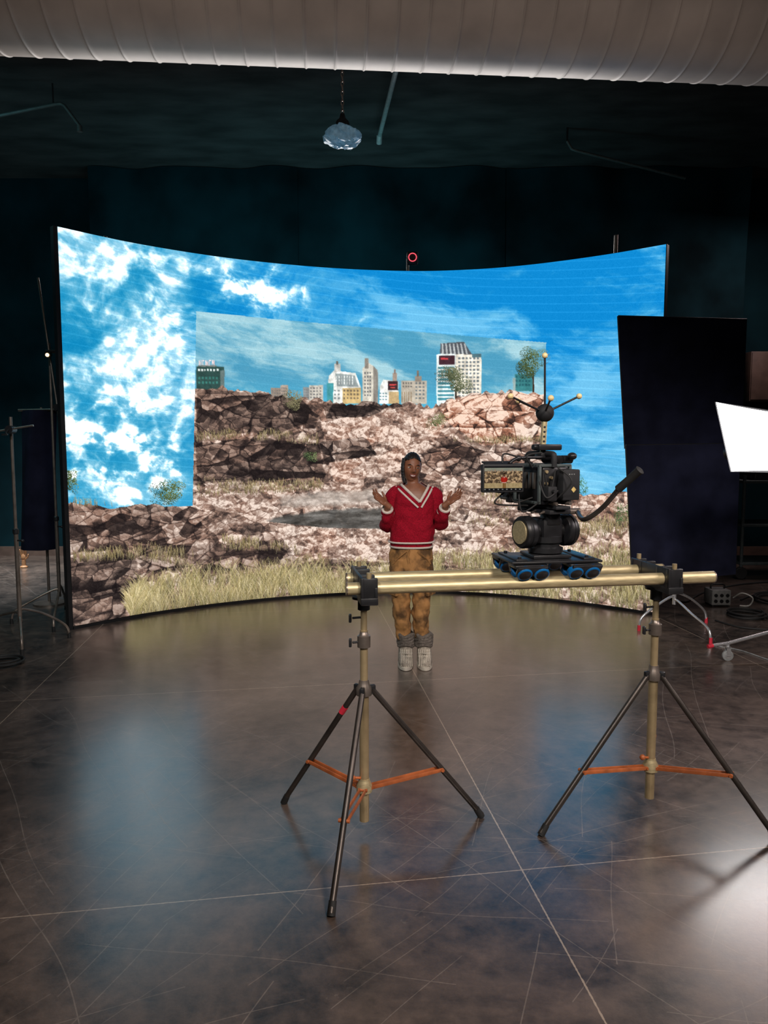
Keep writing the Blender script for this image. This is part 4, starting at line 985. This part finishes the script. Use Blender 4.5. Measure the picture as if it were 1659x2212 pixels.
b = B(); sweep(b, [hp3(-.024, -.077, -.044), hp3(-.012, -.086, -.0455), hp3(0, -.089, -.0465), hp3(.012, -.086, -.0455), hp3(.024, -.077, -.044)], [.002, .0038, .004, .0038, .002], 8)
sweep(b, [hp3(-.024, -.077, -.044), hp3(-.013, -.085, -.0565), hp3(0, -.088, -.0595), hp3(.013, -.085, -.0565), hp3(.024, -.077, -.044)], [.002, .004, .005, .004, .002], 8)
obj('lips', b, M['lip'], person)
# hair: braids drawn back close to the head
b = B(); bmesh.ops.create_uvsphere(b, u_segments=96, v_segments=64, radius=1)
kill = []
for v_ in b.verts:
    x, y, z = v_.co
    if y < -.06 and z < .66-.28*abs(x) and not (y > -.34 and abs(x) > .92 and z > .15): kill.append(v_)
    elif z < -.40: kill.append(v_)
    else:
        rg = 1.028+.014*math.sin(34*math.atan2(x, z+.35)); v_.co = headpt(x, y, z, rg)
bmesh.ops.delete(b, geom=kill, context='VERTS')
b.transform(HM)
def braid(p, r):
    ps = smooth_path(p, 10); return sweep(b, ps, [r*(1+.22*math.sin(i*1.9))*(1 if i < len(ps)-4 else .6) for i in range(len(ps))], 8)
for k in range(5):
    a = 1.0+k/4*1.14; x = math.cos(a); y = math.sin(a)
    braid([hp3(.05*x, .082*y+.005, -.02), hp3(.044*x, .080*y+.01, -.06), hp3(.036*x, .07*y+.02, -.10), hp3(.034*x, .066*y+.03, -.15-.01*(k % 3))], .0105)
for px0, dy in ((868, -.035), (871, -.05)):
    braid([pp(px0+3, 990, dy+.01), pp(px0, 1008, dy-.002), pp(px0+1, 1028, dy-.004), pp(px0+4, 1042, dy-.018)], .0055)
hr = obj('hair', b, M['hair'], person, True, None); so_ = hr.modifiers.new('thick', 'SOLIDIFY'); so_.thickness = .003; so_.offset = 1
# sweater
b = B(); zs = np.linspace(trz[0], trz[-1], 60)
loft(b, [[tpoint(z, 2*math.pi*k/NA) for k in range(NA)] for z in zs], True, False)
VX, VZ = xx(905), zz(1082); ztop = trz[-1]
lx_, rx_ = xx(866), xx(927)
def vhalf(z):
    f = (z-VZ)/(zz(1046)-VZ); return VX+(lx_-VX)*f, VX+(rx_-VX)*f
kill = [f for f in b.faces if (lambda c: c.y < PY and c.z > VZ and vhalf(c.z)[0] < c.x < vhalf(c.z)[1])(f.calc_center_median())]
bmesh.ops.delete(b, geom=kill, context='FACES')
def tubeel(pts, rads):
    return sweep(b, smooth_path(pts, 8), list(np.interp(np.linspace(0, 1, 8*(len(pts)-1)+1), np.linspace(0, 1, len(rads)), rads)), 24)
for s in (-1, 1):
    a0, a1, a2 = arms[s]; c_ = a1.lerp(a2, .72)
    mid = a1+V((s*.006, .012, -.008))
    tubeel([a0+V((-s*.05, 0, .012)), a0+V((s*.006, 0, -.01)), a0.lerp(a1, .55)+V((s*.003, 0, 0)), mid, a1.lerp(a2, .42)+V((0, -.01, -.012)), c_], [.052, .061, .055, .054, .052, .040])
sw = obj('sweater', b, M['sweater'], person, True, None)
tx = bpy.data.textures.new('folds', 'CLOUDS'); tx.noise_scale = .07
dm = sw.modifiers.new('folds', 'DISPLACE'); dm.texture = tx; dm.strength = .03; dm.mid_level = .5; dm.texture_coords = 'GLOBAL'
for off, r_ in ((0, .0105), (.024, .0075)):
    b = B()
    for s in (0, 1):
        ps = []
        for k in range(13):
            z = (VZ-off*1.7)+(zz(1047)-VZ+off*1.2)*k/12; x = vhalf(z+off*1.7)[s] if off == 0 else vhalf(z+off*1.7)[s]+(off*.5 if s else -off*.5)
            ps.append(tfront(x, min(z, ztop), .005))
        sweep(b, ps, r_, 8)
    obj('neck_trim', b, M['white_knit'], sw)
def hoop(z0, z1, off):
    b_ = B(); loft(b_, [[tpoint(z, 2*math.pi*k/NA, o) for k in range(NA)] for z, o in ((z0, off-.012), (z0, off), ((z0+z1)/2, off+.003), (z1, off), (z1, off-.012))], True, False); return b_
obj('hem_stripe', hoop(zz(1171), zz(1167.5), .012), M['white_knit'], sw)
obj('hem_band', hoop(zz(1182), zz(1178), .008), M['white_knit'], sw)
for s in (-1, 1):
    a0, a1, a2 = arms[s]
    for f0, f1, m_ in ((.60, .64, 'white_knit'), (.64, .78, 'sweater'), (.76, .82, 'white_knit')):
        pA = a1.lerp(a2, f0); pB = a1.lerp(a2, f1); r0 = float(np.interp(f0, [.42, .72, .9], [.053, .044, .039]))+.003
        obj('cuff_stripe' if m_ == 'white_knit' else 'cuff', cyl(B(), pA, pB, r0, r0-.003, 26), M[m_], sw)
# trousers
b = B()
HP = [(1176, 889, 43, .103), (1195, 889, 46, .114), (1215, 889, 47, .118), (1232, 889, 46, .112)]
loft(b, [[V((xx(c_)+w*SC*math.cos(a), PY+.012+d*math.sin(a), zz(y))) for a in [2*math.pi*k/48 for k in range(48)]] for y, c_, w, d in [HP[0]]+[tuple(np.array(HP[i])*(1-f)+np.array(HP[i+1])*f) for i in range(len(HP)-1) for f in (.33, .66, 1)]])
for s in (-1, 1):
    LG = [(1205, 889+s*22, 25, .108), (1232, 889+s*23, 24, .104), (1260, 889+s*22.5, 22, .092), (1290, 889+s*22, 20, .082), (1315, 889+s*21.5, 18.8, .077), (1340, 890+s*20.5, 18, .075), (1358, 891+s*19.5, 17.5, .071), (1376, 892+s*19, 16, .067)]
    loft(b, [[V((xx(c_)+w*SC*math.cos(a), PY+.012+d*math.sin(a), zz(y))) for a in [2*math.pi*k/56 for k in range(56)]] for y, c_, w, d in [LG[0]]+[tuple(np.array(LG[i])*(1-f)+np.array(LG[i+1])*f) for i in range(len(LG)-1) for f in (.143, .286, .429, .571, .714, .857, 1)]])
tr = obj('trousers', b, M['pants'], person, True, None)
tx2 = bpy.data.textures.new('creases', 'CLOUDS'); tx2.noise_scale = .065
dm = tr.modifiers.new('creases', 'DISPLACE'); dm.texture = tx2; dm.strength = .04; dm.mid_level = .5; dm.texture_coords = 'GLOBAL'
for s in (-1, 1):
    p = pp(889+s*41, 1262, -.02)
    pk = obj('cargo_pocket', box(B(), p, (.03, .13, .16), Matrix.Rotation(s*-.5, 4, 'Z'), .008), M['pants'], tr)
    obj('pocket_flap', box(B(), p+V((s*.004, -.004, .07)), (.034, .136, .045), Matrix.Rotation(s*-.5, 4, 'Z'), .006), M['pants'], pk)
    obj('front_seam', sweep(B(), [pp(889+s*12, 1186, -.114), pp(889+s*28, 1200, -.104), pp(889+s*40, 1215, -.066)], .004, 6), M['pants'], tr)
obj('drawstring', sweep(B(), smooth_path([pp(884, 1182, -.122), pp(880, 1196, -.130), pp(883, 1210, -.134)], 5), .003, 6), M['pants'], tr)
# boots
for s, px in ((-1, 877), (1, 915)):
    cx_ = at(px, 1430, PY).x; z1 = zz(1370)
    b = B()
    rings = []
    for z, y0, y1, w in ((.018, -.165, .085, .052), (.045, -.168, .088, .057), (.07, -.155, .088, .056), (.095, -.11, .085, .055), (.12, -.075, .08, .053), (.16, -.066, .076, .054), (.20, -.068, .078, .056), (z1-.02, -.07, .08, .058), (z1, -.066, .076, .055)):
        rings.append([V((cx_+s*.006*(1-z*3)+w*math.copysign(abs(math.cos(a))**.8, math.cos(a)), PY+(y0+y1)/2+(y1-y0)/2*math.copysign(abs(math.sin(a))**.8, math.sin(a)), z)) for a in [2*math.pi*k/36 for k in range(36)]])
    loft(b, rings)
    bo = obj('boot', b, M['boot'], person, True, None)
    b = B(); loft(b, [[V((cx_+s*.005+w*math.cos(a), PY-.04+l*math.sin(a), z)) for a in [2*math.pi*k/36 for k in range(36)]] for z, w, l in ((0, .053, .132), (.004, .058, .138), (.026, .058, .138), (.030, .053, .132))])
    obj('sole', b, M['sole'], bo)
    b = B()
    for k in range(5):
        z = .165+(z1-.165)*k/4; sweep(b, [V((cx_+(.057+.005*math.sin(9*i*.21+k))*math.cos(a), PY+.005+.076*math.sin(a), z+.010*math.sin(3*a+k))) for i, a in enumerate([2*math.pi*i/30 for i in range(31)])], .0145, 8)
    obj('knit_cuff', b, M['cuff'], bo)
    b = B()
    for k in range(-3, 4):
        sweep(b, [V((cx_+k*.0135, PY-.166+.004*k*k*.5, .03)), V((cx_+k*.013, PY-.150+.003*k*k*.5, .078)), V((cx_+k*.013, PY-.105+.002*k*k, .102)), V((cx_+k*.0135, PY-.072+.002*k*k, .135))], .0042, 6)
    for k in range(4):
        z = .05+.02*k; sweep(b, [V((cx_-.045, PY-.11+.012*k, z)), V((cx_, PY-.165+.016*k, z+.008)), V((cx_+.045, PY-.11+.012*k, z))], .004, 6)
    obj('rib_knit', b, M['sole'], bo)
# ------------------------------------------------------------------ lights
def aim(o, loc, target):
    o.location = loc; o.rotation_euler = (V(target)-V(loc)).to_track_quat('-Z', 'Y').to_euler()
def area(loc, target, size, power, col, spread=180, sy=None):
    l = bpy.data.lights.new('area_light', 'AREA'); l.size = size; l.energy = power; l.color = col; l.spread = math.radians(spread)
    if sy: l.shape = 'RECTANGLE'; l.size_y = sy
    o = bpy.data.objects.new('area_light', l); COL.objects.link(o); aim(o, loc, target)
def spot(loc, target, ang, power, col, rad=.25, blend=.6):
    l = bpy.data.lights.new('spot_light', 'SPOT'); l.spot_size = math.radians(ang); l.spot_blend = blend; l.energy = power; l.color = col; l.shadow_soft_size = rad
    o = bpy.data.objects.new('spot_light', l); COL.objects.link(o); aim(o, loc, target)
spot((2.0, -1.6, 4.8), (.5, 2.4, .3), 78, 1100, (1, .87, .77), .5, .8)
spot((-1.6, -1.2, 4.6), (.3, 4.8, 1.0), 40, 800, (1, .94, .9), .35, .7)  # added spot that brightens the person
spot((4.4, 2.2, 3.6), (1.4, 3.0, .3), 66, 420, (1, .88, .88), .8, .8)
spot((-1.2, 1.5, 4.4), (-3.3, 6.6, .9), 34, 380, (.9, .96, 1), .3, .8)  # added spot to lift the stands at the left
spot((1.8, 1.8, 4.4), (3.3, 7.0, .1), 26, 480, (1, .93, .92), .3, .8)  # added spot to lift the stand and floor gear at the right
area((-.6, 9.2, 3.95), (-.6, 5.7, 4.55), 6.0, 34, (1, .94, .90), 70, .5)  # added unseen uplight for the back and underside of the duct
area((.3, 3.0, 2.9), (.3, 5.6, 4.8), 6.0, 5, (1, .86, .78), 70, .6)  # added front fill that lifts the upper part of the duct
area((-4.8, 6.6, 4.6), (-5.4, 9.6, 2.0), 1.0, 28, (.35, .9, 1))  # added teal wash for the back left corner
area((-4.9, 9.4, 4.0), (-4.9, 9.6, 0), 1.0, 70, (.9, .95, 1), 70)
area((-.8, 8.9, 3.0), (-.8, 10.6, 4.7), 5.0, 26, (.28, .88, 1), 150, .6)  # added unseen teal glow on the drapes behind the video wall
area((5.2, 9.0, 4.6), (5.0, 9.6, 1.0), .8, 36, (1, .8, .8))
w = bpy.data.worlds.new('world'); S.world = w; w.use_nodes = True
w.node_tree.nodes['Background'].inputs[0].default_value = (.35, .75, .85, 1); w.node_tree.nodes['Background'].inputs[1].default_value = .045
